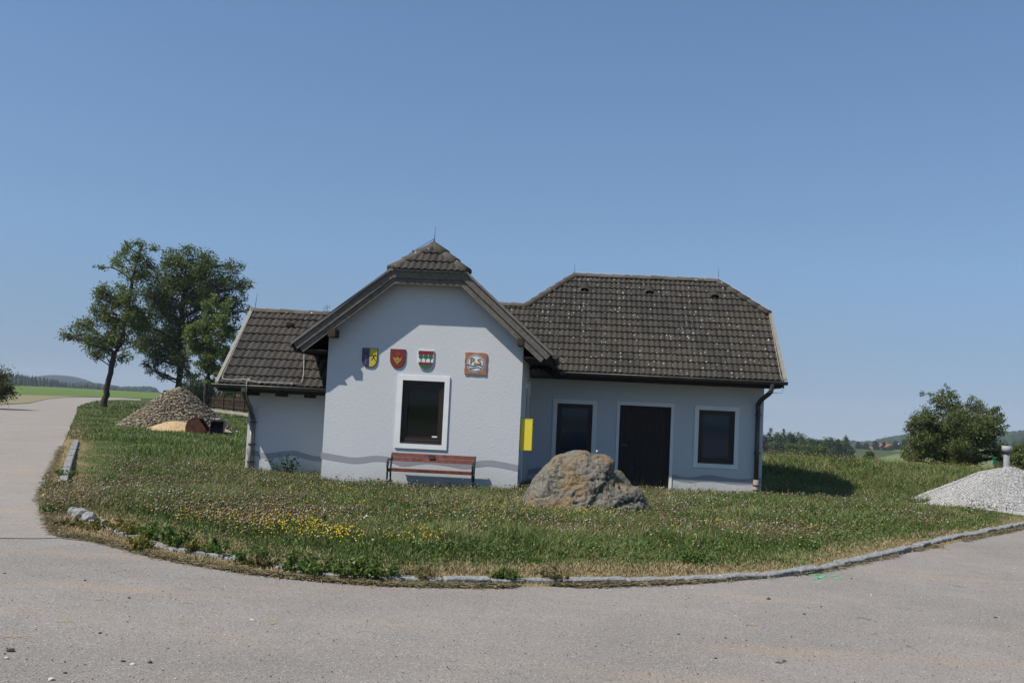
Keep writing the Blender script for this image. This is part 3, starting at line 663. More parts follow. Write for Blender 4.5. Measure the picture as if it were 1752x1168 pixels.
boxobj('fascia', (XA, EL[0], EL[1]-.16), (XL-.01, EL[0]+.025, EL[1]-.005), mWoodD, roofL)
boxobj('soffit', (XA+.02, EL[0]+.03, EL[1]-.165), (XL-.01, YL-.005, EL[1]-.145), mWoodD, roofL)
for x in (-6.1, -5.45, -4.8): boxobj('rafter_end', (x-.045, EL[0]+.02, EL[1]-.24), (x+.045, YL+.0, EL[1]-.166), mWoodD, roofL)
b_ = W(431.5, 715, YL-.07); 
dpl = tubeobj('downpipe', smoothpts([W(417.5, 662, EL[0]-.07), W(417.5, 670, EL[0]-.06), W(420, 680, EL[0]+.1), W(428, 697, YL-.15), (b_[0], YL-.07, b_[2])], 8), [.05]*33, mPipe, house, 12)
tubeobj('downpipe', [(b_[0], YL-.07, b_[2]+.03), (b_[0], YL-.07, -.6)], .046, mPipeL, house, 12)
bm = bmesh.new()
bm.free()
for z in (1.05, .55, .15):
    bm = bmesh.new(); tube(bm, [(b_[0], YL-.07, z-.016), (b_[0], YL-.07, z+.016)], .062, 12); box(bm, (b_[0]+.05, YL-.06, z-.01), (b_[0]+.12, YL-.04, z+.01)); bmobj('pipe_bracket', bm, mPipe, dpl)
tubeobj('conductor_wire', [W(436.5, 714, YL-.04), W(432, 830, YL-.04)], .008, mRod, house, 5)
hp = W(418, 663.5, EL[0]-.07); boxobj('rain_hopper', (hp[0]-.05, hp[1]-.06, hp[2]-.08), (hp[0]+.05, hp[1]+.06, hp[2]+.02), mPipe, house)
# --- gable roof
GY = -0.352; AP = (-2.062, .408, 5.06)
SLL = math.atan2(1.614, 1.979); SLR = math.atan2(1.614, 1.852)
hl = 1.614/math.sin(SLL); hr = 1.614/math.sin(SLR); topl = (AP[2]-2.80)/math.sin(SLL); topr = (AP[2]-2.80)/math.sin(SLR)
yend = YB+.3
def yl_at(z): return EL[0]+(z-EL[1])*(RL[0]-EL[0])/(RL[1]-EL[1])
def yr_at(z): return ER[0]+(z-ER[1])/TT
vL_ = lambda z: (z-2.80)/math.sin(SLL); vR_ = lambda z: (z-2.80)/math.sin(SLR)
ga = GY+.0
# right slope: u = -Y? keep U x V pointing outward: outward (+x,+z): U=(0,1,0), V=(-cos,0,sin)
roofG = tiles('roof', (.606, 0, 2.78), (0, 1, 0), (-math.cos(SLR), 0, math.sin(SLR)),
    [[(ga, 0), (yr_at(2.80)-.02, 0), (yr_at(LOWZ), vR_(LOWZ)), (yr_at(LOWZ), topr), (AP[1], topr), (ga, hr)], [(yr_at(LOWZ), vR_(LOWZ)), (yend, vR_(LOWZ)), (yend, topr), (yr_at(LOWZ), topr)]], mTileP, house, pitch=.14, course=.29, lift=-.02)
tag(roofG, 'small half-hipped tiled roof over the projecting gable')
tiles('roof_slope', (-4.824, 0, 2.78), (0, -1, 0), (math.cos(SLL), 0, math.sin(SLL)),
    [[(-ga, 0), (-ga, hl), (-AP[1], topl), (-RL[0], topl), (-RL[0], vL_(RL[1])), (-yl_at(2.80), 0)], [(-RL[0], vL_(RL[1])), (-RL[0], topl), (-yend, topl), (-yend, 0), (-2*RL[0]+yl_at(2.8), 0)]], mTileP, roofG, pitch=.14, course=.29, lift=-.02)
sh_ = math.hypot(AP[1]-GY, AP[2]-4.414); Vf = Vector((0, AP[1]-GY, AP[2]-4.414)).normalized()
tiles('hip_end', (0, GY-.05, 4.414-.005), (1, 0, 0), Vf, [[(-2.845, 0), (-1.246, 0), (AP[0], sh_+.03)]], mTileP, roofG, pitch=.137, course=.33)
dk = [[(-4.80, GY+.05, 2.80), (-4.80, yl_at(2.8), 2.80), (-4.80+(RL[1]-2.8)/math.tan(SLL), RL[0], RL[1]-.03), (-4.80+(RL[1]-2.8)/math.tan(SLL), yend, RL[1]-.03), (AP[0], yend, AP[2]-.03), (AP[0], AP[1], AP[2]-.03), (-2.845, GY+.05, 4.39)],
      [(.585, GY+.05, 2.80), (.585, yr_at(2.8), 2.80), (.585-(LOWZ-2.8)/math.tan(SLR), yr_at(LOWZ), LOWZ-.02), (.585-(LOWZ-2.8)/math.tan(SLR), yend, LOWZ-.02), (AP[0]+.002, yend, AP[2]-.03), (AP[0]+.002, AP[1], AP[2]-.03), (-1.246, GY+.05, 4.39)],
      [(-2.84, GY+.06, 4.39), (-1.25, GY+.06, 4.39), (AP[0], AP[1], AP[2]-.05)]]
deck(dk, .14, mWoodD, roofG)
caps('hip_tiles', (-2.83, GY+.05, 4.44), (AP[0], AP[1], AP[2]+.01), roofG, r=.125, L=.36)
caps('hip_tiles', (-1.26, GY+.05, 4.44), (AP[0], AP[1], AP[2]+.01), roofG, r=.125, L=.36)
caps('ridge_tiles', (AP[0], AP[1], AP[2]+.01), (AP[0], yend, AP[2]+.01), roofG, r=.10)
def offs(P, d):
    P = [np.array(p) for p in P]; n = len(P); ln = []
    for i in range(n-1):
        t = (P[i+1]-P[i]); t = t/np.linalg.norm(t); nn = np.array([t[1], -t[0]])
        ln.append((P[i]+nn*d, t))
    out = [ln[0][0]]
    for i in range(1, n-1):
        (a, t), (b, s) = ln[i-1], ln[i]; m = np.array([t, -s]).T; k = np.linalg.solve(m, b-a); out.append(a+t*k[0])
    out.append(P[-1]+np.array([ln[-1][1][1], -ln[-1][1][0]])*d); return out
def bandboard(name, d0, d1, y0, y1, mat, parent, ext=0.0):
    A_ = offs(GT, d0); B_ = offs(GT, d1); bm = bmesh.new()
    if ext:
        for L_ in (A_, B_):
            t = L_[0]-L_[1]; L_[0] = L_[0]+t/np.linalg.norm(t)*ext; t = L_[-1]-L_[-2]; L_[-1] = L_[-1]+t/np.linalg.norm(t)*ext
    for i in range(3):
        prism(bm, [(A_[i][0], y0, A_[i][1]), (A_[i+1][0], y0, A_[i+1][1]), (B_[i+1][0], y0, B_[i+1][1]), (B_[i][0], y0, B_[i][1])], (0, y1-y0, 0))
    bmesh.ops.remove_doubles(bm, verts=bm.verts[:], dist=1e-5); fixn(bm)
    return bmobj(name, bm, mat, parent)
bandboard('verge_flashing', -.022, .022, GY-.035, GY+.10, mVerge if False else flat('verge_zinc', (0.16, 0.15, 0.13), .6, .4, .2), roofG, .03)
bandboard('barge_board', .0225, .165, GY, GY+.03, mWood, roofG, 0.0)
bandboard('barge_board', .10, .285, GY+.033, GY+.06, mWood, roofG, -.05)
for a, b in (((560.4, 576), (574.5, 563)), ((885, 591), (895.3, 578.5))):
    p = W(a[0], a[1], -.345); q_ = W(b[0], b[1], -.345); boxobj('purlin_end', (p[0], -.345, p[2]), (q_[0], .02, q_[2]), mBeam, roofG, .008)
# side eaves of the gable roof
boxobj('fascia', (.585, GY+.1, 2.64), (.61, yr_at(2.7), 2.79), mWoodD, roofG); boxobj('soffit', (.0, GY+.08, 2.70), (.58, yr_at(2.7), 2.72), mWoodD, roofG)
boxobj('fascia', (-4.83, GY+.1, 2.64), (-4.805, yl_at(2.7), 2.79), mWoodD, roofG); boxobj('soffit', (-4.80, GY+.08, 2.66), (XL, yl_at(2.7), 2.68), mWoodD, roofG)
gutter('gutter', GY-.02, ER[0]-.08, .675, 2.765, .065, house, mPipe, 'y'); gutter('gutter', GY-.02, 1.75, -4.89, 2.765, .06, house, mPipe, 'y')
# step flashing where the left roof meets the gable wall
bm = bmesh.new(); c = W(546, 618, 1.7)
prism(bm, [c+np.array(v) for v in ((-.25, 0, -.06), (.16, 0, -.04), (.16, .1, .10), (.02, .1, .12), (-.02, .05, .0))], (0, 0, .02)); fixn(bm); bmobj('flashing', bm, mPipeL, roofL)
# --- lightning protection, vents, aerial
def on_plane(px_, py_, P0_, n_, lift=.05):
    d = ray(px_, py_); k = ((np.array(P0_)-CAM)@n_)/(d@n_); return CAM+d*k+n_/np.linalg.norm(n_)*lift
nL = np.array([0, -math.tan(TL), 1.0]); PL = (0, EL[0], EL[1])
tubeobj('conductor_wire', [on_plane(x, y, PL, nL, .075) for x, y in ((434, 533), (381, 648), (383, 653), (400, 654), (420, 653), (428, 656), (446, 658), (480, 659), (512, 660.5), (517, 657), (520, 645), (521, 604))], .0075, mWire, house, 5)
tubeobj('conductor_wire', [on_plane(424, 654.5, PL, nL, .08), W(421.5, 657, EL[0]-.15), W(421.5, 680, EL[0]-.15), W(436, 712, YL-.06)], .006, mWire, house, 5)
bm = bmesh.new()
for x, y in ((427, 653), (446, 658), (500, 660)):
    c = on_plane(x, y, PL, nL, .08); box(bm, tuple(c-np.array([.03, .02, .02])), tuple(c+np.array([.03, .02, .02])))
bmobj('wire_clip', bm, mWire, house)
tubeobj('conductor_wire', [(1.0, RR[0]-.02, RR[1]+.10), (2.9, RR[0]-.02, RR[1]+.09), (4.93, RR[0]-.02, RR[1]+.10), (XE+.02, 5.63, zh+.10), (XE+.0, 5.4, zh-.08), (XE-.04, ER[0]+.05, ER[1]+.12), (XE-.02, ER[0]-.12, ER[1]-.02), (XE-.03, ER[0]-.1, ER[1]-.30), (W(1322, 672, ER[0]+.1)[0], ER[0]+.1, W(1322, 672, ER[0]+.1)[2])], .0065, mWire, house, 5)
tubeobj('conductor_wire', [(AP[0], AP[1], AP[2]+.16), (-2.45, .05, AP[2]-.18), (-2.95, GY-.05, 4.34), (-4.9, GY-.03, 2.80)], .006, mRod, house, 5)
tubeobj('lightning_rod', [(AP[0], AP[1], AP[2]+.05), (AP[0]+.01, AP[1], AP[2]+.42)], .007, mRod, house, 5)
bm = bmesh.new(); box(bm, (AP[0]-.015, AP[1]-.015, AP[2]+.08), (AP[0]+.015, AP[1]+.015, AP[2]+.14)); box(bm, (-2.47, .03, AP[2]-.25), (-2.43, .07, AP[2]-.16)); bmobj('wire_clip', bm, mRod, house)
for x, h_ in ((1.0, .35), (4.95, .38)): tubeobj('lightning_rod', [(x, RR[0], RR[1]+.05), (x, RR[0], RR[1]+h_)], .006, mRod, house, 5)
tubeobj('lightning_rod', [(XA+.02, RL[0], RL[1]), (XA+.06, RL[0], RL[1]+.43)], .007, mRod, house, 5)
bm = bmesh.new(); ac = W(560, 533, RL[0]); tube(bm, [ac, ac+[0, 0, .16]], .005, 5)
for dx, hz_ in ((-.09, .08), (-.04, .12), (.05, .13)): tube(bm, [ac+[0, 0, hz_-.03], ac+[dx, 0, hz_]], .004, 5); tube(bm, [ac+[dx, 0, hz_-.06], ac+[dx, 0, hz_+.04]], .004, 5)
bmobj('aerial', bm, mRod, house)
d = on_plane(496.5, 558, PL, nL, .03); bm = bmesh.new(); box(bm, tuple(d-np.array([.075, .07, .02])), tuple(d+np.array([.075, .05, .05]))); bmobj('roof_hatch', bm, mBlack, house)

# ================================================================== things on and by the walls
def shape2d(name, pts, Y, th, mat, parent):
    bm = bmesh.new(); prism(bm, [(p[0], Y, p[1]) for p in pts], (0, -th, 0)); fixn(bm); return bmobj(name, bm, mat, parent)
def shield_pts(cx, cz, w_, h_, pointed, s=1.0):
    P = [(-.5, .5), (.5, .5), (.5, .0)]
    n = 9
    for i in range(1, n+1):
        t = i/n
        if pointed: P.append((.5*math.cos(t*math.pi/2)**.85, -.5*math.sin(t*math.pi/2)**1.0))
        else: P.append((.5*math.cos(t*math.pi/2)**.6, -.5*math.sin(t*math.pi/2)**1.0))
    P2 = P[2:-1]; P = P+[(-x, y) for x, y in P2[::-1]]
    return [(cx+x*w_*s, cz+y*h_*s) for x, y in P]
def cliplr(P, x0, x1):
    bm = bmesh.new(); f = bm.faces.new([bm.verts.new((p[0], p[1], 0)) for p in P])
    for co, no in (((x0, 0, 0), (-1, 0, 0)), ((x1, 0, 0), (1, 0, 0))):
        bmesh.ops.bisect_plane(bm, geom=bm.verts[:]+bm.edges[:]+bm.faces[:], plane_co=co, plane_no=no, clear_outer=True)
    out = [(v.co.x, v.co.y) for v in bm.faces[:][0].verts]; bm.free(); return out
def clipz(P, z0, z1): return [(b, a) for a, b in cliplr([(y, x) for x, y in P], z0, z1)]
def strokes(name, lines, wd, Y, th, mat, parent):
    bm = bmesh.new()
    for P in lines:
        for a, b in zip(P[:-1], P[1:]):
            a = np.array(a); b = np.array(b); t = b-a; t = t/max(np.linalg.norm(t), 1e-6); nn = np.array([-t[1], t[0]])*wd/2; e = t*wd*.3
            q_ = [a-e+nn, a-e-nn, b+e-nn, b+e+nn]; prism(bm, [(p[0], Y, p[1]) for p in q_], (0, -th, 0))
    fixn(bm); return bmobj(name, bm, mat, parent)
def gl(name, c): return flat(name, c, .35, .5, var=.12, sc=25)
cBlue, cYel, cRed, cGrn, cWht, cBlk, cOrg = gl('glaze_blue', (.028, .028, .10)), gl('glaze_yellow', (.50, .38, .03)), gl('glaze_red', (.17, .018, .014)), gl('glaze_green', (.02, .11, .055)), gl('glaze_white', (.62, .62, .60)), gl('glaze_black', (.015, .012, .02)), flat('terracotta', (.33, .145, .065), .7, .3, var=.3, sc=20)
cOr2 = gl('glaze_orange', (.55, .14, .02)); cOch = gl('glaze_ochre', (.22, .13, .03))
def plate(pxc, wpx, hpx, pointed, label, Yw=0.0):
    c = W(pxc[0], pxc[1], 0); k = 83.6; w_, h_ = wpx/k, hpx/k
    e = empty('coat_of_arms', (c[0], -.0, c[2]), label, 'coat of arms', None); return e, c[0], c[2], w_, h_
e, cx, cz, w_, h_ = plate((632.7, 611.5), 27.5, 33.5, False, 'ceramic shield half dark blue with a crozier and half yellow with a dark cross figure')
shape2d('shield_rim', shield_pts(cx, cz, w_, h_, False, 1.0), -.002, .022, cBlk, e)
P = shield_pts(cx, cz, w_, h_, False, .95)
shape2d('shield_field', cliplr(P, cx-1, cx), -.0245, .004, cBlue, e); shape2d('shield_field', cliplr(P, cx, cx+1), -.0245, .004, cYel, e)
x, z = cx-w_*.25, cz
cr = [(x+.0, z-.15), (x+.005, z+.05)]+[(x+.0+.036*math.cos(a)*(1-.04*i), z+.085+.036*math.sin(a)*(1-.04*i)) for i, a in enumerate(np.linspace(-2.6, 3.6, 14)[::-1])]
strokes('emblem', [cr], .016, -.0287, .003, cOch, e)
x, z = cx+w_*.25, cz
strokes('emblem', [[(x-.045, z+.045), (x-.015, z+.05), (x+.01, z), (x+.045, z-.055)], [(x+.045, z+.06), (x+.02, z+.05), (x-.005, z), (x-.035, z-.05)], [(x+.045, z+.06), (x+.055, z+.04)], [(x-.045, z+.045), (x-.055, z+.03)]], .017, -.0287, .003, cBlk, e)
e, cx, cz, w_, h_ = plate((680.5, 613.2), 27, 33.5, True, 'red pointed ceramic shield with a yellow crown and ring emblem')
shape2d('shield_rim', shield_pts(cx, cz, w_, h_, True, 1.0), -.002, .022, gl('rim_brown', (.12, .03, .02)), e)
shape2d('shield_field', shield_pts(cx, cz, w_, h_, True, .94), -.0245, .004, cRed, e)
strokes('emblem', [[(cx+.035*math.cos(a), cz+.10+.028*math.sin(a)) for a in np.linspace(0, 6.28, 13)]], .012, -.0287, .003, cOr2, e)
strokes('emblem', [[(cx-.085, cz+.02), (cx-.055, cz-.04), (cx-.03, cz+.01), (cx, cz-.035), (cx+.03, cz+.01), (cx+.055, cz-.04), (cx+.085, cz+.02)], [(cx-.06, cz-.05), (cx+.06, cz-.05)], [(cx-.035, cz-.075), (cx+.035, cz-.075)], [(cx, cz+.03), (cx, cz-.12)]], .015, -.0287, .003, cYel, e)
e, cx, cz, w_, h_ = plate((728.7, 616), 28.5, 34.5, True, 'ceramic shield with three green trees between red bands above the window')
shape2d('shield_rim', shield_pts(cx, cz, w_, h_, True, 1.0), -.002, .022, cWht, e)
P = shield_pts(cx, cz, w_, h_, True, .94); t = cz+h_*.47
for a, b, m in ((0, .085, cRed), (.085, .24, cGrn), (.24, .235, cWht), (.24, .29, cRed), (.29, .41, cGrn)):
    pass
for a, b, m in ((.0, .09, cRed), (.09, .24, cWht), (.24, .30, cRed), (.30, .42, cGrn)):
    shape2d('shield_field', clipz(P, t-b, t-a), -.0245, .004, m, e)
for i in (-1, 0, 1):
    x = cx+i*.095*1.08; q_ = [(max(cx-w_*.46, min(cx+w_*.46, x+.052*math.cos(a))), t-.125+.045*math.sin(a)) for a in np.linspace(0, 6.28, 13)[:-1]]
    shape2d('emblem', q_, -.0290, .003, cGrn, e)
    if abs(i) < 2: strokes('emblem', [[(x*.97+cx*.03, t-.16), (x*.97+cx*.03, t-.235)]], .014, -.0287, .003, cBlk, e)
# square tile sign
c = W(814, 621.8, 0); sg = empty('tile_sign', (c[0], 0, c[2]), 'square terracotta tile sign with a white disc, the letters P u. S and blue waves', 'sign')
hs = .228; bm = bmesh.new(); box(bm, (c[0]-hs, -.027, c[2]-hs), (c[0]+hs, -.002, c[2]+hs)); bmesh.ops.subdivide_edges(bm, edges=bm.edges[:], cuts=4, use_grid_fill=True)
for v in bm.verts: v.co.x += .006*math.sin(v.co.z*31); v.co.z += .006*math.sin(v.co.x*27)
bmobj('tile', bm, cOrg, sg)
circ = lambda r, n=40: [(c[0]+.0+r*math.cos(a), c[2]+r*math.sin(a)) for a in np.linspace(0, 2*math.pi, n, endpoint=False)]
shape2d('ring', circ(.192), -.0275, .002, gl('ring_grey', (.34, .36, .40)), sg); shape2d('ring', circ(.168), -.0298, .002, gl('ring_blue', (.06, .10, .26)), sg); shape2d('disc', circ(.156), -.032, .002, cWht, sg)
def textobj(s, x, z, size, Y, mat, parent, bold=.0):
    cu = bpy.data.curves.new('t', 'FONT'); cu.body = s; cu.size = size; cu.extrude = .0015; cu.offset = bold; cu.align_x = 'CENTER'; cu.align_y = 'CENTER'
    t_ = bpy.data.objects.new('t', cu); me = bpy.data.meshes.new_from_object(t_); bpy.data.objects.remove(t_)
    me.name = 'lettering'; me.transform(Matrix.Translation((x, Y, z)) @ Matrix.Rotation(math.pi/2, 4, 'X')); o = link('lettering', me, mat, parent); return o
textobj('P', c[0]-.075, c[2]+.042, .185, -.0365, cOch, sg, .006); textobj('S', c[0]+.078, c[2]+.030, .175, -.0365, cOch, sg, .006)
textobj('u-', c[0]-.005, c[2]+.005, .085, -.0365, cOch, sg, .003)
for k, zo in enumerate((-.045, -.095)):
    xs = np.linspace(-.150 if k == 0 else -.11, .135 if k == 0 else .11, 18); strokes('wave', [[(c[0]+x+.0, c[2]+zo+.014*math.sin(x*26+k*.5)) for x in xs]], .020 if k == 0 else .018, -.0345, .0022, cWave if 'cWave' in globals() else gl('wave_blue', (.02, .03, .10)), sg)
strokes('wave', [[(c[0]-.21, c[2]-.05), (c[0]-.15, c[2]-.03)]], .014, -.0275, .0025, cBlk, sg)
# yellow letter box on the side wall, just behind the corner
a = W(889.5, 770, .06); b = W(912, 717.5, .06)
yb = empty('letter_box', (.02, .2, a[2]), 'tall yellow metal letter box on the side wall beside the gable corner', 'letter box')
boxobj('body', (.006, .06, a[2]), (b[0], .42, b[2]), mYellow, yb, .008); boxobj('lid', (.006, .058, b[2]+.001), (b[0]+.003, .43, b[2]+.012), mYellow, yb, .003)
boxobj('slot', (b[0], .12, b[2]-.14), (b[0]+.006, .36, b[2]-.10), mBlack, yb)
# bench
mRed = flat('bench_red_wood', (0.125, 0.036, 0.024), .6, .3, var=.45, sc=9, bmp=.15); mIron = flat('bench_iron', (0.010, 0.030, 0.022), .5, .4, .2, var=.2)
BY = -.33; bl = W(669.6, 780, BY)[0]; br_ = W(811.5, 780, BY)[0]; seatz = W(740, 804.5, BY-.2)[2]
gz_ = -.16
be = empty('park_bench', ((bl+br_)/2, BY, gz_), 'red wooden park bench with green iron legs below the gable window', 'bench')
ztop = W(670, 773.5, BY+.1)[2]
for i in range(2):
    z0 = ztop-.085*(i+1)+.004; y0 = BY+.10-.022*i
    bm = bmesh.new(); prism(bm, [(bl, y0, z0), (bl, y0+.03, z0+.003), (bl, y0+.052, z0+.081), (bl, y0+.022, z0+.078)], (br_-bl, 0, 0)); fixn(bm); bmesh.ops.bevel(bm, geom=bm.edges[:], offset=.005, segments=1, affect='EDGES'); bmobj('back_slat', bm, mRed, be)
boxobj('name_plate', ((bl+br_)/2-.10, BY+.065, ztop-.075), ((bl+br_)/2+.02, BY+.098, ztop-.02), flat('plate_bronze', (.09, .07, .05), .4, .5, .5), be)
for i in range(4):
    y0 = BY-.36+i*.105; bm = bmesh.new(); box(bm, (bl, y0, seatz-.035+(.0 if i else -.012)), (br_, y0+.09, seatz+(.012 if i == 0 else 0))); bmesh.ops.bevel(bm, geom=bm.edges[:], offset=.008, segments=2, affect='EDGES'); bmobj('seat_slat', bm, mRed, be)
for x in (bl-.02, br_-.005):
    bm = bmesh.new()
    def bar(P, r=.016):
        P = smoothpts([(x+.012, p[0], p[1]) for p in P], 5); tube(bm, P, r, 6)
    bar([(BY-.42, gz_-.05), (BY-.40, gz_+.12), (BY-.34, gz_+.28), (BY-.35, seatz-.04)], .021)
    bar([(BY+.20, gz_-.05), (BY+.13, gz_+.14), (BY+.05, gz_+.30), (BY+.04, seatz), (BY+.12, ztop-.06), (BY+.15, ztop-.01)], .021)
    bar([(BY-.35, seatz-.045), (BY-.1, seatz-.055), (BY+.05, seatz-.04)], .018)
    bar([(BY-.35, seatz-.04), (BY-.40, seatz+.07), (BY-.37, seatz+.17), (BY-.28, seatz+.19), (BY-.1, seatz+.17), (BY+.06, seatz+.19)], .017)
    bar([(BY-.30, seatz-.0), (BY-.24, seatz+.10), (BY-.30, seatz+.15)], .010); bar([(BY-.30, gz_+.25), (BY-.15, gz_+.18), (BY+.04, gz_+.25)], .012)
    bmobj('iron_leg', bm, mIron, be, True)
# boulder with a small spout, and the slab behind it
def sdf_rock(name, center, ells, seed, amp, sub, mat, ground=-.4):
    bm = bmesh.new(); bmesh.ops.create_icosphere(bm, subdivisions=sub, radius=1); dirs = np.array([v.co[:] for v in bm.verts]); c = np.array(center, float)
    def f(P):
        s = np.full(len(P), 0.0)
        for (e_, r_, pw) in ells:
            q_ = (P-np.array(e_))/np.array(r_); s = s+np.exp(-6.0*((np.abs(q_)**pw).sum(1)**(1/pw)-1))
        return s-1
    lo = np.zeros(len(dirs)); hi = np.full(len(dirs), 3.0)
    for _ in range(26):
        m = (lo+hi)/2; ins = f(c+dirs*m[:, None]) > 0; lo = np.where(ins, m, lo); hi = np.where(ins, hi, m)
    P = c+dirs*lo[:, None]
    pr = np.random.RandomState(int(seed*10)); Pc = P-c
    for k in range(40):
        nn = pr.randn(3); nn /= np.linalg.norm(nn); d_ = (Pc@nn).max()*pr.uniform(.90, .99); ex = np.maximum(Pc@nn-d_, 0); Pc = Pc-nn*(ex*.85)[:, None]
    P = Pc+c
    crease = lambda f_, o_: np.abs(2*fbm(P[:, 0]*f_+o_, P[:, 1]*f_, P[:, 2]*f_*1.2+o_, 3)-1)
    P = P-dirs*(np.exp(-crease(2.0, seed)/.07)*amp*.38+np.exp(-crease(4.3, seed+4)/.10)*amp*.20)[:, None]
    n1 = fbm(P[:, 0]*1.7+seed, P[:, 1]*1.7, P[:, 2]*1.7, 5)-.5; rg = 1-np.abs(2*fbm(P[:, 0]*2.6+seed+9, P[:, 1]*2.6, P[:, 2]*3.4, 5)-1)*2.2
    n2 = fbm(P[:, 0]*9+seed, P[:, 1]*9, P[:, 2]*9, 4)-.5
    st_ = np.abs(vnoise(P[:, 0]*2.2+P[:, 2]*1.8+seed, P[:, 1]*2, P[:, 2]*3.2+seed)-.5)
    P = P+dirs*(n1*amp*1.2+np.clip(rg, 0, 1)*amp*.25-np.exp(-(st_/.03)**2)*amp*.4+n2*amp*.45+(vnoise(P[:, 0]*26, P[:, 1]*26, P[:, 2]*26)-.5)*amp*.16)[:, None]
    for v, p in zip(bm.verts, P): v.co = p
    return bm
m, n, b = M('boulder_stone', .92, .15); p = pos(n)
f1 = noise(n, p, 3.2, 7, .65); f2 = noise(n, p, 17, 6, .7); f3 = noise(n, nd(n, 'VectorMath', {0: p, 1: (7.3, 2.1, 4.4)}).outputs[0], 2.2, 5)
a = ramp(n, f2, [(.30, (.028, .026, .022)), (.5, (.125, .115, .090)), (.72, (.33, .31, .26))])
a = mixc(n, ramp(n, f1, [(.4, 0.0), (.62, .75)]), a, (.17, .155, .125)); a = mixc(n, ramp(n, f3, [(.50, 0.0), (.62, .6)]), a, (.235, .145, .055))
vo = nd(n, 'TexVoronoi', {'Vector': p, 'Scale': 11.0, 'Randomness': 1.0}).outputs[0]
a = mixc(n, nd(n, 'Math', {0: ramp(n, f1, [(.36, .7), (.5, 0.0)]), 1: ramp(n, f2, [(.35, 1.0), (.6, .2)])}, operation='MULTIPLY').outputs[0], a, (.02, .02, .017))
spk = noise(n, p, 60, 3, .6); a = mixc(n, ramp(n, spk, [(.62, 0.0), (.72, .6)]), a, (.48, .47, .43))
n.links.new(a, b.inputs['Base Color']); hh = nd(n, 'Math', {0: f2, 1: f1}, operation='ADD').outputs[0]; bump(n, b, hh, .9, .05); mRock = m
bc = PD(1000, 835, 17.25); by = bc[1]
def rp(x, y, dy=0.0): p_ = W(x, y, by+dy); return (p_[0], p_[1], p_[2])
SIL = [(888, 872), (893, 858), (900, 842), (908, 828), (921, 809), (936, 792), (950, 779), (963, 775), (978, 770), (992, 769), (1004, 770), (1012, 776), (1030, 777), (1043, 781), (1050, 789), (1050, 800), (1047, 806), (1056, 816), (1068, 826), (1080, 832), (1091, 832), (1097, 840), (1104, 852), (1111, 864), (1118, 880), (1122, 910), (1060, 945), (1000, 955), (930, 945), (884, 905)]
def shaped_rock(sil, cpx, Y, depth, seed, amp, sub):
    cc = W(cpx[0], cpx[1], Y); S_ = np.array([W(x, y, Y)[[0, 2]]-cc[[0, 2]] for x, y in sil]); th = np.unwrap(np.arctan2(S_[:, 1], S_[:, 0])); R_ = np.hypot(S_[:, 0], S_[:, 1])
    o_ = np.argsort(th); th, R_ = th[o_], R_[o_]; th = np.concatenate([th-2*np.pi, th, th+2*np.pi]); R_ = np.tile(R_, 3)
    bm = bmesh.new(); bmesh.ops.create_icosphere(bm, subdivisions=sub, radius=1); d = np.array([v.co[:] for v in bm.verts])
    t = np.arctan2(d[:, 2], d[:, 0]); Rt = np.interp(t, th, R_); sx_ = np.hypot(d[:, 0], d[:, 2]); pw = 2.5
    Dt = depth*(.75+.25*np.interp(t, th, R_)/R_.max()); r = ((sx_/Rt)**pw+(np.abs(d[:, 1])/Dt)**pw)**(-1/pw); P = d*r[:, None]
    P[:, 1] -= .22*(.45-P[:, 2])*(d[:, 1] < 0)*np.abs(d[:, 1])     # the front leans back towards the top
    q_ = P+cc; rm = 1-np.clip(sx_, 0, 1)**6*.75                                 # keep the outline, work the faces
    bil = lambda f_, o_, k: np.abs(2*fbm(q_[:, 0]*f_+o_, q_[:, 1]*f_+2, q_[:, 2]*f_*1.15+o_, k)-1)
    big_ = fbm(q_[:, 0]*1.5+seed, q_[:, 1]*1.5, q_[:, 2]*1.5, 3)-.5; st = fbm(q_[:, 0]*2.4+seed, q_[:, 1]*2.4, q_[:, 2]*2.8, 2); terr = np.floor(st*9)/9+sstep(.65, 1, (st*9) % 1)/9-st
    cre = np.exp(-bil(1.9, seed, 3)/.05)*.8+np.exp(-bil(4.2, seed+5, 3)/.07)*.45
    fine_ = (fbm(q_[:, 0]*8, q_[:, 1]*8, q_[:, 2]*8, 4)-.5)*.55+(fbm(q_[:, 0]*22, q_[:, 1]*22, q_[:, 2]*22, 2)-.5)*.22
    disp = amp*(big_*2.4+terr*3.2-cre*.55)*rm+amp*fine_*(.45+.55*rm); nn = d/np.linalg.norm(d, axis=1)[:, None]; P = P+nn*disp[:, None]+cc
    for v, p in zip(bm.verts, P): v.co = p
    return bm
bm = shaped_rock(SIL, (1000, 862), by+.15, .80, 3.3, .105, 7)
o = bmobj('boulder', bm, mRock, None, True); tag(o, 'large grey and ochre boulder on the lawn in front of the right wing', 'boulder')
bm = stone_mesh('s', .26, (.8, .35, .75), 41, 4); o = bmobj('rock_slab', bm, mRock, None, True); p = PD(1059, 834, 18.4); o.location = p; o.rotation_euler = (0, .6, .2); tag(o, 'dark tilted rock slab standing behind the boulder', 'rock')
t_ = PD(1021.5, 775, 17.7); bm = bmesh.new(); tube(bm, [t_+[0, 0, -.04], t_+[0, 0, .0], t_+[0, 0, .001], t_+[0, 0, .055]], [.012, .012, .02, .02], 8); tube(bm, [t_+[0, 0, .03], t_+[.035, 0, .03]], .006, 6)
o = bmobj('metal_tap', bm, mWire, None, True); tag(o, 'tiny shiny metal tap standing on top of the boulder', 'tap')

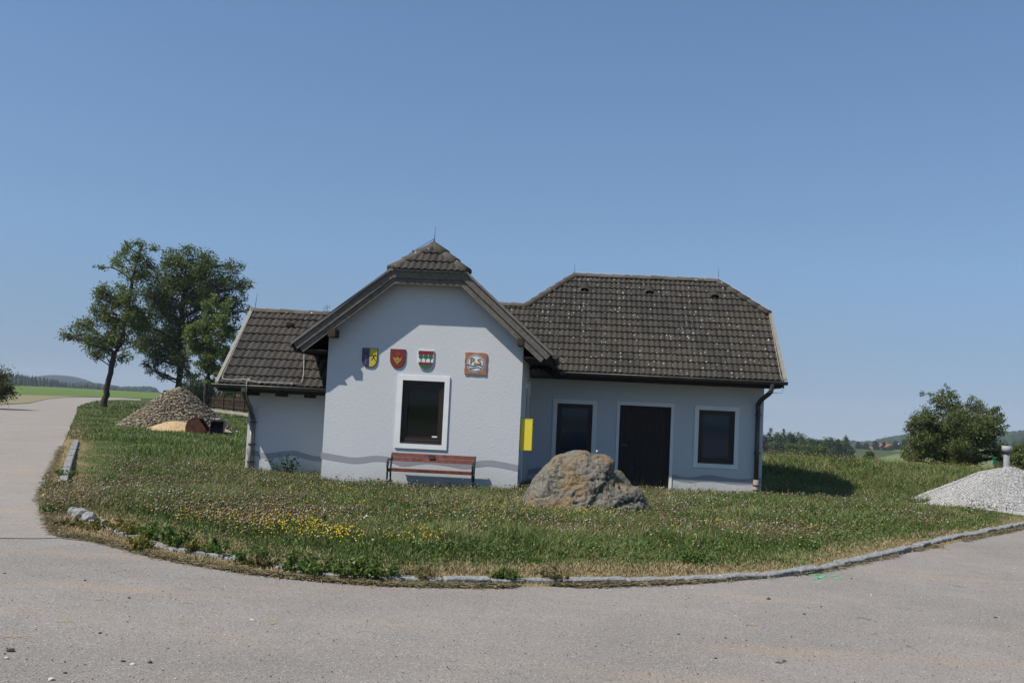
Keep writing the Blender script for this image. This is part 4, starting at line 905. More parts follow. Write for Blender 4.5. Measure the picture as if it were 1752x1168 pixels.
# ================================================================== heaps
CFLAT = [.86]
def cone_heap(name, c, rx, ry, h, seed, mat, prof=1.0, n=90, rough_=.05, skew=0.0):
    g = np.linspace(-1.15, 1.15, n); X, Y = np.meshgrid(g, g, indexing='ij'); ang_ = np.arctan2(Y, X); r = np.hypot(X, Y)/(1+.10*(fbm(np.cos(ang_)*1.5+seed, np.sin(ang_)*1.5, 1, 3)-.5)*2)
    z = h*np.clip(1-r, -.1, 1)**prof if prof != 1.0 else h*np.clip(1-r, -.1, 1)
    top = h*CFLAT[0]; z = np.where(z > top-.18*h, top-.18*h+(z-top+.18*h)*.55, z)
    z = z+rough_*(fbm(X*rx*2+seed, Y*ry*2, 2, 4)-.5)*2*np.clip(1-r*.9, 0, 1)
    V = np.stack([c[0]+X*rx+skew*z, c[1]+Y*ry, c[2]+z], -1).reshape(-1, 3); I = np.arange(n*n).reshape(n, n)
    F = np.stack([I[:-1, :-1], I[1:, :-1], I[1:, 1:], I[:-1, 1:]], -1).reshape(-1, 4)
    keep = (r < 1.12).reshape(-1)[F].all(1); return V, F[keep], (X, Y, z)
ICO = None
def base_rock(sub, seed):
    bm = bmesh.new(); bmesh.ops.create_icosphere(bm, subdivisions=sub, radius=1); V = np.array([v.co[:] for v in bm.verts]); F = np.array([[v.index for v in f.verts] for f in bm.faces]); bm.free()
    k = .6+.8*vnoise(V[:, 0]*1.4+seed, V[:, 1]*1.4+seed*3, V[:, 2]*1.4)
    return V*k[:, None], F
def scatter(shapes, P, S, colr, sq=(1, 1, 1)):
    """instances merged into arrays: P (n,3), S (n,), colr (n,3)"""
    VV = []; FF = []; CC = []; off = 0
    kind = RS.randint(0, len(shapes), len(P))
    for s_ in range(len(shapes)):
        V, F = shapes[s_]; m_ = kind == s_; n_ = m_.sum()
        if not n_: continue
        a = RS.rand(n_)*6.28; b = RS.rand(n_)*6.28 ; ca, sa, cb_, sb = np.cos(a), np.sin(a), np.cos(b), np.sin(b)
        ax = RS.uniform(.55, 1.3, (n_, 3))*np.array(sq); v = V[None]*ax[:, None, :]*S[m_][:, None, None]
        tilt = (RS.rand(n_)-.5)*1.7; ct, st = np.cos(tilt), np.sin(tilt)
        x, y, z = v[..., 0], v[..., 1]*ct[:, None]-v[..., 2]*st[:, None], v[..., 1]*st[:, None]+v[..., 2]*ct[:, None]
        X = x*ca[:, None]-y*sa[:, None]; Y = x*sa[:, None]+y*ca[:, None]
        VV.append((np.stack([X, Y, z], -1)+P[m_][:, None, :]).reshape(-1, 3)); FF.append((F[None]+(np.arange(n_)*len(V))[:, None, None]+off).reshape(-1, F.shape[1]))
        CC.append(np.repeat(colr[m_], len(V), 0)); off += n_*len(V)
    return np.vstack(VV), np.vstack(FF), np.vstack(CC)
rocks1 = [base_rock(1, i*3.7) for i in range(6)]; rocks0 = [base_rock(1, i*1.7) for i in range(3)]
def slab(seed):
    r_ = np.random.RandomState(seed); V = np.array([(x, y, z) for z in (-.5, .5) for x, y in ((-1, -1), (1, -1), (1, 1), (-1, 1))], float)*(1+.45*(r_.rand(8, 3)-.5)); V[r_.randint(4, 8)] *= .6
    Q = np.array([(0, 3, 2, 1), (4, 5, 6, 7), (0, 1, 5, 4), (1, 2, 6, 5), (2, 3, 7, 6), (3, 0, 4, 7)]); return V*.8, np.vstack([Q[:, [0, 1, 2]], Q[:, [0, 2, 3]]])
slabs = [slab(i) for i in range(8)]
def tri(F): return np.vstack([F[:, [0, 1, 2]], F[:, [0, 2, 3]]])
def heap(name, c, rx, ry, h, seed, basecol, nst, smin, smax, cols, sq, label, cat, skew=0, rough_=.05, spow=1.0, wts=None, shp=None):
    V, F, (X, Y, Z) = cone_heap(name, c, rx, ry, h, seed, None, rough_=rough_, skew=skew)
    C = np.ones((len(V), 3))*np.array(basecol)*(.85+.3*RS.rand(len(V), 1))
    r = np.sqrt(RS.rand(nst))*1.04; a = RS.rand(nst)*6.283; xi = r*np.cos(a); yi = r*np.sin(a)
    gi = lambda t: np.clip(((t+1.15)/2.3*89).round().astype(int), 0, 89)
    zi = Z[gi(xi), gi(yi)]; S = smin+(smax-smin)*RS.rand(nst)**(3.0*spow)
    P = np.stack([c[0]+xi*rx+skew*zi, c[1]+yi*ry, c[2]+np.maximum(zi, 0.0)+S*.2], -1)
    cc = np.array(cols)[RS.choice(len(cols), nst, p=wts)]*(.7+.6*RS.rand(nst, 1)); V2, F2, C2 = scatter(shp or rocks1, P, S, cc, sq)
    VV = np.vstack([V, V2]); FF = np.vstack([tri(F), F2+len(V)]); CC = np.vstack([C, C2])
    o = npobj(name, VV, FF, mStone, col=CC); tag(o, label, cat); return o
gp = PD(1728, 862, 23.3)
heap('gravel_heap', (gp[0], gp[1], -.04), 2.02, 1.95, 1.02, 3.0, (.40, .39, .375), 60000, .006, .016, [(.47, .46, .44), (.40, .39, .37), (.55, .54, .51), (.30, .295, .28)], (1, .9, .7), 'pale grey gravel heap on the yard at the right edge', 'gravel heap', rough_=.03, spow=.4)
CFLAT[0] = 1.0; rb = PD(278, 737, 43.5); rbz = .0
heap('rubble_heap', (rb[0]+.05, rb[1]+1.4, -.05), 2.6, 2.1, 2.0, 8.0, (.26, .215, .15), 20000, .008, .085, [(.26, .225, .165), (.21, .18, .13), (.32, .28, .205), (.15, .125, .09), (.26, .205, .13)], (1.25, .8, .55), 'grey brown heap of broken rubble slabs on the lawn behind the side road', 'rubble heap', rough_=.10, skew=0, shp=slabs)
CFLAT[0] = .86; sb = PD(289, 738, 42.0)
heap('sand_heap', (sb[0]+.05, sb[1]+.7, -.03), 1.45, .9, .52, 5.0, (.46, .33, .18), 500, .008, .03, [(.50, .37, .20), (.38, .27, .14)], (1, 1, .6), 'low yellow sand heap in front of the rubble heap', 'sand heap', rough_=.04)
# excavator buckets lying beside the heap
def bucket(name, P_, w_, r_, mat, label, rz, rx=0.0):
    e = empty(name, P_, label, 'digger bucket', None); th = .02; sh = []
    prof = [(-.15, .95), (.25, 1.0), (.62, .82), (.78, .48), (.70, .12), (.40, -.02), (-.05, 0.0), (-.55, .06)]
    S_ = smoothpts(prof, 5)*r_; R3 = Matrix.Rotation(rz, 3, 'Z') @ Matrix.Rotation(rx, 3, 'X'); T = Vector(P_)
    f = lambda x, y, z: T+R3@Vector((x, y, z))
    bm = bmesh.new()
    for d_ in (0, 1):
        for i in range(len(S_)-1):
            t = (S_[i+1]-S_[i]); t = t/np.linalg.norm(t); nn = np.array([-t[1], t[0]])*th*d_
            bm.faces.new([bm.verts.new(f(x, p[0]+nn[0], p[1]+nn[1])) for x, p in ((-w_/2, S_[i]), (w_/2, S_[i]), (w_/2, S_[i+1]), (-w_/2, S_[i+1]))])
    bmobj('shell', bm, mat, e)
    for sx_ in (-1, 1):
        bm = bmesh.new(); pts = [f(sx_*w_/2, p[0], p[1]) for p in S_]; d3 = R3@Vector((sx_*.025, 0, 0)); prism(bm, pts, d3); fixn(bm); bmobj('side_plate', bm, mat, e)
    for k in range(4):
        x = -w_/2+(k+.5)*w_/4; bm = bmesh.new(); prism(bm, [f(x-.035, -.55*r_, .03*r_), f(x+.035, -.55*r_, .03*r_), f(x+.02, -.80*r_, .10*r_), f(x-.02, -.80*r_, .10*r_)], R3@Vector((0, 0, .03))); fixn(bm); bmobj('tooth', bm, mat, e)
    for sx_ in (-.13, .13):
        bm = bmesh.new(); prism(bm, [f(sx_*1.2, .05*r_, .98*r_), f(sx_*1.2, .45*r_, .97*r_), f(sx_*1.2, .35*r_, 1.2*r_), f(sx_*1.2, .12*r_, 1.2*r_)], R3@Vector((.03, 0, 0))); fixn(bm); bmobj('lug', bm, mat, e)
    bm = bmesh.new(); tube(bm, [f(-.2, .24*r_, 1.12*r_), f(.2, .24*r_, 1.12*r_)], .03, 8); bmobj('pin', bm, mWire, e, True)
    return e
mRust = flat('rusty_steel', (.085, .032, .018), .8, .3, .1, var=.5, sc=6, bmp=.2); mDarkS = flat('dark_steel', (.03, .026, .026), .5, .4, .5, var=.5, sc=6, bmp=.1)
p = PD(344, 738, 41.5); bucket('excavator_bucket', (p[0], p[1], -.03), .75, .62, mRust, 'rusty red digger bucket leaning against the rubble heap', D2R(98), D2R(-12))
p = PD(371, 740, 41.2); bucket('excavator_bucket', (p[0], p[1], -.03), .50, .54, mDarkS, 'dark digger bucket standing at the right end of the rubble heap', D2R(15), 0)
for x, y, r_, l in ((383, 736, .26, 'flat pale stone lying right of the dark digger bucket'), (379, 741, .22, 'smaller pale stone in the grass below the dark digger bucket')):
    bm = stone_mesh('s', r_, (1.1, .8, .5), x, 2); o = bmobj('field_stone', bm, flat('stone_tan', (.30, .25, .17), .9, .2, var=.3)); q_ = PD(x, y, 42); o.location = (q_[0], q_[1], .05); tag(o, l, 'stone')
# vent pipe, green post, behind the gravel
p = PD(1722, 802, 27.5); k = 27.5/F_PX
vp = empty('vent_pipe', (p[0], p[1], -.2), 'grey vent pipe with a wide cap behind the gravel heap', 'vent pipe')
tubeobj('pipe', [(p[0], p[1], -.3), (p[0], p[1], PD(1722, 770, 27.5)[2])], 5.0*k, flat('vent_grey', (.20, .20, .21), .7, .3, .0, var=.1), vp, 20)
cz0, cz1 = PD(1722, 773.5, 27.5)[2], PD(1722, 762.5, 27.5)[2]
tubeobj('cap', [(p[0], p[1], cz0), (p[0], p[1], cz1)], 8.0*k, flat('vent_cap', (.27, .27, .285), .7, .3, .0, var=.1), vp, 24)
p = PD(1701.5, 798, 30); k = 30/F_PX; gpst = empty('green_post', (p[0], p[1], -.2), 'small green marker box on a thin post left of the vent pipe', 'marker post')
boxobj('box', (p[0]-2.2*k, p[1]-.04, PD(1700, 795, 30)[2]), (p[0]+1.6*k, p[1]+.04, PD(1700, 783.5, 30)[2]), flat('green_paint', (.01, .12, .07), .5, .4), gpst, .004)
boxobj('hood', (p[0]-3*k, p[1]-.06, PD(1700, 783.3, 30)[2]), (p[0]+2.6*k, p[1]+.06, PD(1700, 781.5, 30)[2]), flat('green_paint', (.012, .15, .09), .5, .4), gpst, .003)
boxobj('post', (p[0]+1.7*k, p[1]-.015, -.3), (p[0]+2.7*k, p[1]+.015, PD(1701, 786, 30)[2]), mPipeL, gpst)

# ================================================================== trees
def leaf_quads(P, size, colr, aspect=.6, droop=0.3):
    n = len(P); a = RS.rand(n)*6.283; t = (RS.rand(n)-.5)*2.2; sz = size*(.6+.8*RS.rand(n))
    d = np.stack([np.cos(a)*np.cos(t), np.sin(a)*np.cos(t), np.sin(t)-droop], -1); d /= np.linalg.norm(d, axis=1)[:, None]
    r = RS.randn(n, 3); s = np.cross(d, r); s /= np.linalg.norm(s, axis=1)[:, None]+1e-9
    h = d*sz[:, None]*.5; w_ = s*sz[:, None]*.5*aspect
    V = np.stack([P-h, P+w_, P+h, P-w_], 1).reshape(-1, 3); F = np.arange(4*n).reshape(n, 4)
    return V, F, np.repeat(colr, 4, 0)
def leafcols(n, base, var=.35, yel=.25):
    c = np.array(base)*(1-var+2*var*RS.rand(n, 1)); y = (RS.rand(n, 1) < yel)*RS.rand(n, 1); return c*(1-y*.5)+np.array([base[0]*2.2, base[1]*1.7, base[2]*1.1])*y*.5
def tree(name, label, cat, trunk, blobs, leafn, lsize, base, group=None, depth=1.0, mat=mLeaf, subs=10, tight=.26, twig=.012, seg=6, dens=2.0, bark=mBark):
    """trunk: list of (point, radius); blobs: list of (centre, r, density)"""
    e = empty(name, trunk[0][0], label, cat, group)
    bm = bmesh.new(); T = [np.array(t[0], float) for t in trunk]; Rd = [t[1] for t in trunk]
    n_ = 5; S_ = smoothpts(T, n_); rr = np.interp(np.linspace(0, len(T)-1, len(S_)), range(len(T)), Rd)
    S2 = S_+np.stack([fbm(S_[:, 2]*2, 1.3, 0, 2)-.5, fbm(S_[:, 2]*2, 7.3, 0, 2)-.5, 0*S_[:, 2]], -1)*rr[:, None]*1.2; S2[0] = S_[0]
    rr = rr.copy(); rr[0] *= 1.35
    tube(bm, S2, list(rr), 8); LP = []; tot = sum((b[1]**dens)*b[2] for b in blobs)
    for c, r, d in blobs:
        c = np.array(c, float); dist = np.linalg.norm(S2-c, axis=1)+3.0*np.maximum(0, S2[:, 2]-(c[2]-.35*np.linalg.norm(S2[:, :2]-c[:2], axis=1))); i = int(dist.argmin())
        a = S2[i]; L = np.linalg.norm(c-a); r0 = min(rr[i]*.6, .02+.022*L); mid = (a+c)/2+RS.randn(3)*L*.08+np.array([0, 0, L*.06])
        B = smoothpts([a, mid, c], 4); tube(bm, B, list(np.linspace(r0, r0*.35, len(B))), 5)
        k = max(3, int(subs*d)); dirs = RS.randn(k, 3); dirs /= np.linalg.norm(dirs, axis=1)[:, None]; rad = r*(.35+.75*RS.rand(k)**.7); sc_ = c+dirs*rad[:, None]*np.array([1, depth, .95])
        for s_ in sc_:
            j = RS.randint(len(B)//2, len(B)); tube(bm, [B[j], (B[j]+s_)/2+RS.randn(3)*r*.08, s_], [r0*.35, r0*.22, twig*.5], 4, False)
        nl = int(leafn*(r**dens)*d/tot); q_ = RS.randint(0, k, nl); LP.append(sc_[q_]+RS.randn(nl, 3)*r*tight*np.array([1, 1, .8]))
    bmobj('trunk', bm, bark, e, True)
    P = np.vstack(LP); cl = leafcols(len(P), base); nv = fbm(P[:, 0]*1.1, P[:, 1]*1.1, P[:, 2]*1.1, 2); cl = cl*(.7+.6*nv)[:, None]
    V, F, C = leaf_quads(P, lsize, cl); npobj('crown', V, F, mat, e, col=C); return e
def zb(L, ox, oy, sc_, D, dj=.5, rs=1.0):          # crown clumps measured on the photograph, with their own depth
    out = []; kz = D/F_PX/sc_
    for x, y, r, *d in L:
        P = PD(ox+x/sc_, oy+y/sc_, D); P = P+np.array([0, RS.uniform(-1, 1)*dj, 0]); out.append((P, r*kz*rs, d[0] if d else 1.0))
    return out
def zt(L, ox, oy, sc_, D): return [(PD(ox+x/sc_, oy+y/sc_, D), r*D/F_PX/sc_) for x, y, r in L]
SA = 1352/440
A_bl = [(745, 115, 32, .8), (790, 125, 26, .7), (700, 140, 28, .7), (650, 185, 40, .7), (735, 190, 45), (580, 205, 36, .8), (550, 245, 22, .6), (785, 225, 30), (720, 270, 50), (625, 340, 34, .7), (540, 370, 42, .8), (490, 400, 30, .7), (600, 410, 50), (560, 455, 40, .7), (495, 465, 28, .5), (690, 390, 50), (540, 520, 50), (440, 540, 50), (380, 590, 36, .7), (450, 610, 48), (520, 610, 45), (600, 550, 60), (600, 620, 45), (545, 680, 40), (500, 700, 30, .7), (560, 735, 24, .5), (640, 715, 26, .5), (690, 700, 28, .5), (700, 480, 55), (690, 560, 50), (740, 520, 50), (745, 640, 30, .6)]
D1 = 84
tree('fruit_tree', 'leaning open-crowned pear tree nearest the side road on the left', 'tree', zt([(543, 975, 19), (568, 850, 15), (600, 705, 14), (640, 615, 12), (665, 480, 11), (685, 380, 10), (700, 290, 8), (720, 210, 6), (745, 120, 3)], 0, 380, SA, D1),
     zb(A_bl, 0, 380, SA, D1, .9)+zb(A_bl[8::2], 0, 380, SA, D1, 1.8, .9), 23000, .165, (.115, .150, .040), subs=10, tight=.37)
B_bl = [(985, 165, 50, .8), (1060, 170, 40, .7), (905, 190, 48, .8), (850, 210, 38, .7), (960, 230, 60), (1040, 240, 60), (1120, 240, 50), (850, 290, 55), (920, 310, 70), (1010, 320, 70), (1100, 320, 70), (1180, 260, 42, .7), (1235, 230, 38, .6), (1190, 330, 60), (1262, 320, 42, .7), (1265, 400, 36, .6), (1272, 440, 30, .5), (810, 370, 60), (900, 400, 75), (1000, 410, 75), (1100, 410, 70), (1200, 410, 50), (1230, 480, 36, .6), (800, 460, 60), (760, 540, 60), (870, 500, 75), (960, 520, 70), (1180, 490, 50), (1225, 545, 28, .5), (720, 620, 45), (700, 655, 30, .6), (790, 620, 60), (870, 610, 70), (950, 630, 65), (830, 700, 50), (900, 710, 55), (800, 760, 34, .7), (830, 790, 22, .6), (960, 740, 50), (890, 800, 34, .7), (1010, 800, 30, .7), (980, 850, 20, .5)]
D2 = 88
tree('fruit_tree', 'tall dense dark pear tree, tallest behind the rubble heap', 'tree', zt([(940, 990, 22), (940, 870, 17), (945, 760, 16), (955, 560, 15), (962, 430, 13), (970, 320, 9), (985, 200, 4)], 0, 380, SA, D2),
     zb(B_bl, 0, 380, SA, D2, 1.0)+zb(B_bl[4::2], 0, 380, SA, D2, 2.6, .95), 50000, .17, (.085, .118, .036), subs=11, tight=.32)
C_bl = [(1135, 430, 40, .7), (1180, 420, 30, .6), (1095, 470, 45, .8), (1160, 510, 50), (1100, 570, 55), (1180, 590, 45), (1020, 600, 50), (1060, 660, 55), (1130, 670, 60), (1190, 690, 45), (1000, 660, 42), (1070, 750, 50), (1150, 770, 50), (1110, 830, 36, .7), (1195, 755, 36), (1040, 560, 40)]
D3 = 68
tree('fruit_tree', 'smaller light green fruit tree between the tall pear tree and the house', 'tree', zt([(1074, 1015, 13), (1080, 900, 11), (1095, 800, 10), (1105, 690, 8), (1110, 580, 6), (1130, 450, 3)], 0, 380, SA, D3),
     zb(C_bl, 0, 380, SA, D3, .6)+zb(C_bl[3::2], 0, 380, SA, D3, 1.2, .95), 17000, .14, (.130, .175, .042), subs=9)
# bush at the far left edge
L_bl = [(-30, 660, 40), (0, 650, 14, .8), (5, 668, 12), (-15, 640, 20, .7), (-60, 650, 40), (8, 682, 7, .6), (-30, 690, 30), (-90, 670, 40), (-60, 690, 30)]
L_bl = [(x, y, r, *d) for x, y, r, *d in L_bl]
tree('bush', 'green roadside bush cut off by the left edge of the photo', 'bush', [(PD(-40, 705, 62), .09), (PD(-42, 670, 62), .06), (PD(-40, 650, 62), .02)], [(PD(x+3, y, 62)+[0, RS.uniform(-.6, .6), 0], r*62/F_PX, (d[0] if d else 1)) for x, y, r, *d in L_bl], 19000, .12, (.085, .09, .028))
# big bush-like tree on the right
SB = 1723/472
R_bl = [(1250, 90, 28, .5), (1222, 118, 26, .5), (1300, 112, 24, .4), (1115, 125, 34, .22), (1165, 165, 45, .45), (1275, 160, 45, .7), (1215, 200, 60), (1110, 240, 55, .8), (1310, 210, 65), (1400, 190, 45, .9), (1435, 245, 60), (1535, 225, 42, .8), (1560, 285, 45, .8), (1620, 325, 30, .5), (985, 300, 26, .9), (1000, 345, 30, .8), (1030, 330, 20, .8), (1090, 310, 55), (1160, 320, 80), (1270, 310, 90), (1390, 320, 80), (1490, 320, 65), (1045, 400, 50, .9), (1120, 410, 70), (1230, 420, 90), (1350, 420, 90), (1460, 410, 70), (1530, 380, 50), (1090, 490, 65), (1025, 525, 34, .8), (1190, 500, 80), (1310, 500, 80), (1430, 500, 70), (1520, 480, 50), (1560, 520, 40)]
DR = 50
tree('bush_tree', 'broad dark bushy tree at the meadow edge on the right', 'tree', [(PD(1640, 800, DR), .16), (PD(1642, 770, DR), .13), (PD(1640, 735, DR), .10), (PD(1632, 700, DR), .06), (PD(1622, 670, DR), .02)],
     zb(R_bl, 1280, 640, SB, DR, .7)+zb(R_bl[17:], 1280, 640, SB, DR, 1.5, 1.0), 66000, .080, (.100, .125, .036), subs=12)
H_bl = [(1640, 545, 55), (1700, 520, 60), (1760, 510, 70), (1840, 500, 80), (1930, 490, 90), (1600, 575, 30), (1680, 580, 50), (1780, 580, 70), (1900, 580, 90)]
tree('bush', 'low lighter green bush right of the vent pipe at the right edge', 'bush', [(PD(1770, 805, 40), .08), (PD(1772, 780, 40), .05), (PD(1770, 765, 40), .02)], zb(H_bl, 1280, 640, SB, 40, .8), 15000, .075, (.10, .125, .032))
# young sapling at the left wing wall
p0 = np.array([W(489, 826, 1.25)[0], 1.25, -.2]); sp_ = []
e = empty('sapling', p0, 'young leafy shoots growing against the left wing wall', 'shrub'); bm = bmesh.new(); LP = []
for (x, y) in ((460, 786), (466, 800), (480, 782), (493, 779), (505, 783), (510, 792), (500, 800), (486, 795), (475, 808)):
    q_ = W(x, y, 1.25+rnd.uniform(-.15, .1)); mid = (p0+q_)/2+np.array([0, 0, .06]); B = smoothpts([p0+[rnd.uniform(-.06, .06), 0, 0], mid, q_], 8); tube(bm, B, list(np.linspace(.007, .003, len(B))), 4, False)
    for k in range(3, len(B)): LP += [B[k]+RS.randn(3)*.03 for _ in range(3)]
bmobj('stem', bm, flat('stem_green', (.05, .07, .02)), e); LP = np.array(LP); V, F, C = leaf_quads(LP, .055, leafcols(len(LP), (.045, .085, .035)), .7); npobj('foliage', V, F, mLeaf, e, col=C)
# garden fence and what stands behind it
fa, fb = G(313, 697.5), G(425, 712.5); fdir = (fb-fa); flen = np.linalg.norm(fdir); fdir = fdir/flen; fn_ = np.array([fdir[1], -fdir[0], 0])
fe = empty('garden_fence', fa, 'dark wooden picket fence on a low pale concrete footing', 'fence')
fa2 = fa-fdir*9; 
def fbox(name, s0, s1, z0, z1, t0, t1, mat, par, bmx=None):
    b_ = bmx or bmesh.new(); P = [fa+fdir*s0+fn_*t0, fa+fdir*s1+fn_*t0, fa+fdir*s1+fn_*t1, fa+fdir*s0+fn_*t1]; prism(b_, [(q_[0], q_[1], z0) for q_ in P], (0, 0, z1-z0))
    if bmx is None: fixn(b_); return bmobj(name, b_, mat, par)
fbox('footing', -1.5, flen+6, -.2, .26, -.12, .12, flat('footing_concrete', (.27, .25, .20), .9, .2, var=.3, sc=2), fe)
pk = bmesh.new(); s = 0
mPick = flat('picket_wood', (.055, .035, .022), .8, .2, var=.5, sc=3)
while s < flen+6: fbox('', s, s+.085, .34, 1.32+.03*rnd.random(), -.03, -.005, None, None, pk); s += .17
fixn(pk); bmobj('picket_row', pk, mPick, fe)
for z in (.5, 1.1): fbox('rail', -1.4, flen+6, z, z+.08, 0.0, .04, mPick, fe)
s = 0
while s < flen+6: fbox('fence_post', s-.08, s+.08, .24, 1.42, -.06, .10, mPick, fe); s += 3.6
gp_ = PD(283.5, 690, 92); boxobj('gate_post', (gp_[0]-.22, gp_[1]-.2, -.1), (gp_[0]+.22, gp_[1]+.2, PD(283.5, 667.5, 92)[2]), mPick, fe)
gp1, gp2 = PD(287, 690, 92), PD(294, 690, 92); bm = bmesh.new(); n_ = 5
for i in range(n_): x = gp1[0]+(gp2[0]-gp1[0])*(i+.2)/n_; box(bm, (x, gp1[1]-.02, .1), (x+.09, gp1[1]+.02, PD(290, 669.5, 92)[2]))
bmobj('gate', bm, mPick, fe)
gw = PD(297, 690, 93); o = boxobj('gate_pillar', (gw[0]-.22, gw[1]-.2, -.1), (gw[0]+.26, gw[1]+.2, PD(297, 668, 93)[2]), flat('pillar_white', (.42, .45, .50), .8, .2), fe)
def simple_bush(name, label, cat, c, rx, rz, n_, ls, base, group=None, flowers=None):
    bl = []
    for _ in range(9): a = rnd.uniform(0, 6.28); k = rnd.uniform(.2, .7); bl.append((np.array(c)+[rx*k*math.cos(a), rx*k*math.sin(a), rz*rnd.uniform(.35, 1.2)], rx*.5, 1))
    e = tree(name, label, cat, [(np.array(c)-[0, 0, .1], .05), (np.array(c)+[0, 0, rz*.8], .02)], bl, n_, ls, base, group, subs=8)
    if flowers is not None:
        P = np.vstack([b[0]+RS.randn(10, 3)*b[1]*.7 for b in bl]); V, F, C = scatter([base_rock(1, 2)], P, np.full(len(P), .07), np.tile(flowers, (len(P), 1))*(.7+.6*RS.rand(len(P), 1))); npobj('blossom', V, F, mFlower, e, col=C)
    return e
for x, y, D, rx, rz, lb, fl in ((330, 690, 96, 1.6, 2.2, 'dark garden bush behind the left end of the picket fence', None), (365, 690, 88, 1.7, 1.7, 'garden bush with red blossom behind the middle of the picket fence', (.30, .03, .05)), (392, 695, 84, 1.6, 2.3, 'tall garden bush with pale blossom behind the fence', (.45, .40, .30)), (412, 690, 80, 1.5, 2.2, 'garden bush with pink blossom behind the right end of the picket fence', (.55, .28, .25)), (432, 690, 78, 1.8, 2.6, 'dark garden bush half hidden by the left wing wall', None)):
    q_ = PD(x, y, D); simple_bush('garden_bush', lb, 'bush', (q_[0], q_[1], .1), rx, rz, 3500, .15, (.06, .088, .026), 'bushes behind the picket fence', fl)

# ================================================================== far landscape
mFor = vcol('far_forest', .95)
def forest(name, tops, D, hgt_, rad, n_, kind, col_, label, cat, spread=160, seed=1, ztop_var=1.5):
    """tops: outline (px,py); one wooded mass of many crowns"""
    xs = np.array([t[0] for t in tops], float); ys = np.array([t[1] for t in tops], float); VV = []; FF = []; CC = []; off = 0
    rs = np.random.RandomState(seed)
    for i in range(n_):
        px_ = rs.uniform(xs[0], xs[-1]); dd_ = rs.rand()**1.2; D_ = D+dd_*spread; py_ = np.interp(px_, xs, ys); tp = PD(px_, py_, D_); top = tp[2]-abs(rs.randn())*ztop_var*.6-(1-dd_)*rs.rand()*hgt_*.35
        h_ = hgt_*rs.uniform(.8, 1.1); r_ = rad*rs.uniform(.7, 1.25); sg = 7
        if kind == 'conifer' or (kind == 'mixed' and rs.rand() < .35):
            lv = [(0, 1), (.25, .85), (.5, .6), (.75, .33), (1.0, .02)]; r2 = r_*.62
        else: lv = [(0, .5), (.2, .9), (.45, 1.0), (.7, .85), (.88, .52), (1.0, .05)]; r2 = r_
        rings = []
        for t, q_ in lv:
            a = np.arange(sg)/sg*6.283+rs.rand()*.5; rr_ = r2*q_*(1+.28*(rs.rand(sg)-.5)*2); rings.append(np.stack([tp[0]+rr_*np.cos(a), tp[1]+rr_*np.sin(a), np.full(sg, top-h_+h_*t)+rs.randn(sg)*h_*.02], -1))
        V = np.vstack(rings); nl = len(lv); I = np.arange(nl*sg).reshape(nl, sg); J = np.roll(I, -1, 1)
        F = np.stack([I[:-1], J[:-1], J[1:], I[1:]], -1).reshape(-1, 4); VV.append(V); FF.append(F+off); off += len(V)
        CC.append(np.tile(np.array(col_)*(rs.uniform(.7, 1.35))*np.array([rs.uniform(.9, 1.2), 1, 1]), (len(V), 1))*(1+.3*(rs.rand(len(V), 1)-.5)))
    o = npobj(name, np.vstack(VV), np.vstack(FF), mFor, col=np.vstack(CC)); tag(o, label, cat, kind='stuff'); return o
forest('conifer_forest', [(-500, 610), (-120, 628), (0, 633), (14, 635), (40, 639), (70, 643), (85, 646), (110, 651), (150, 657), (200, 662), (235, 665)], 900, 17, 4.6, 1500, 'conifer', (.020, .038, .020), 'dark conifer forest along the horizon on the far left', 'forest', 220, 3)
forest('woodland', [(125, 655), (138, 652), (170, 655), (205, 660), (232, 660), (250, 659), (262, 661), (273, 672), (300, 670), (420, 676), (560, 684)], 1250, 15, 7, 900, 'mixed', (.022, .040, .026), 'distant blue-green wood on the horizon left of the pear trees', 'forest', 250, 5, 1.0)
forest('ridge_forest', [(1420, 757), (1440, 754), (1455, 752), (1475, 753.5), (1490, 753), (1505, 749), (1520, 747), (1545, 742.5), (1565, 739), (1600, 735), (1700, 741), (1725, 738), (1752, 734), (1900, 728), (2200, 735)], 1050, 17, 8, 1500, 'round', (.026, .048, .024), 'wooded ridge on the horizon behind the village at the right', 'forest', 500, 9, 1.0)
# round blue hill far left
hx = np.linspace(-1, 1, 30); HX, HY = np.meshgrid(hx, hx, indexing='ij'); hc = PD(104, 660, 2450); hr_ = 24/F_PX*2450; hh_ = PD(104, 641.5, 2450)[2]+20
HZ = -20+hh_*np.clip(np.cos(np.clip(np.hypot(HX, HY), 0, 1)*math.pi/2), 0, 1)**.9+1.5*(fbm(HX*6, HY*6, 0, 3)-.5); I = np.arange(900).reshape(30, 30)
o = npobj('hill', np.stack([hc[0]+HX*hr_*1.15, hc[1]+HY*300, HZ], -1).reshape(-1, 3), np.stack([I[:-1, :-1], I[1:, :-1], I[1:, 1:], I[:-1, 1:]], -1).reshape(-1, 4), mFor, col=np.tile([.03, .05, .03], (900, 1)), smooth=True); tag(o, kind='structure')
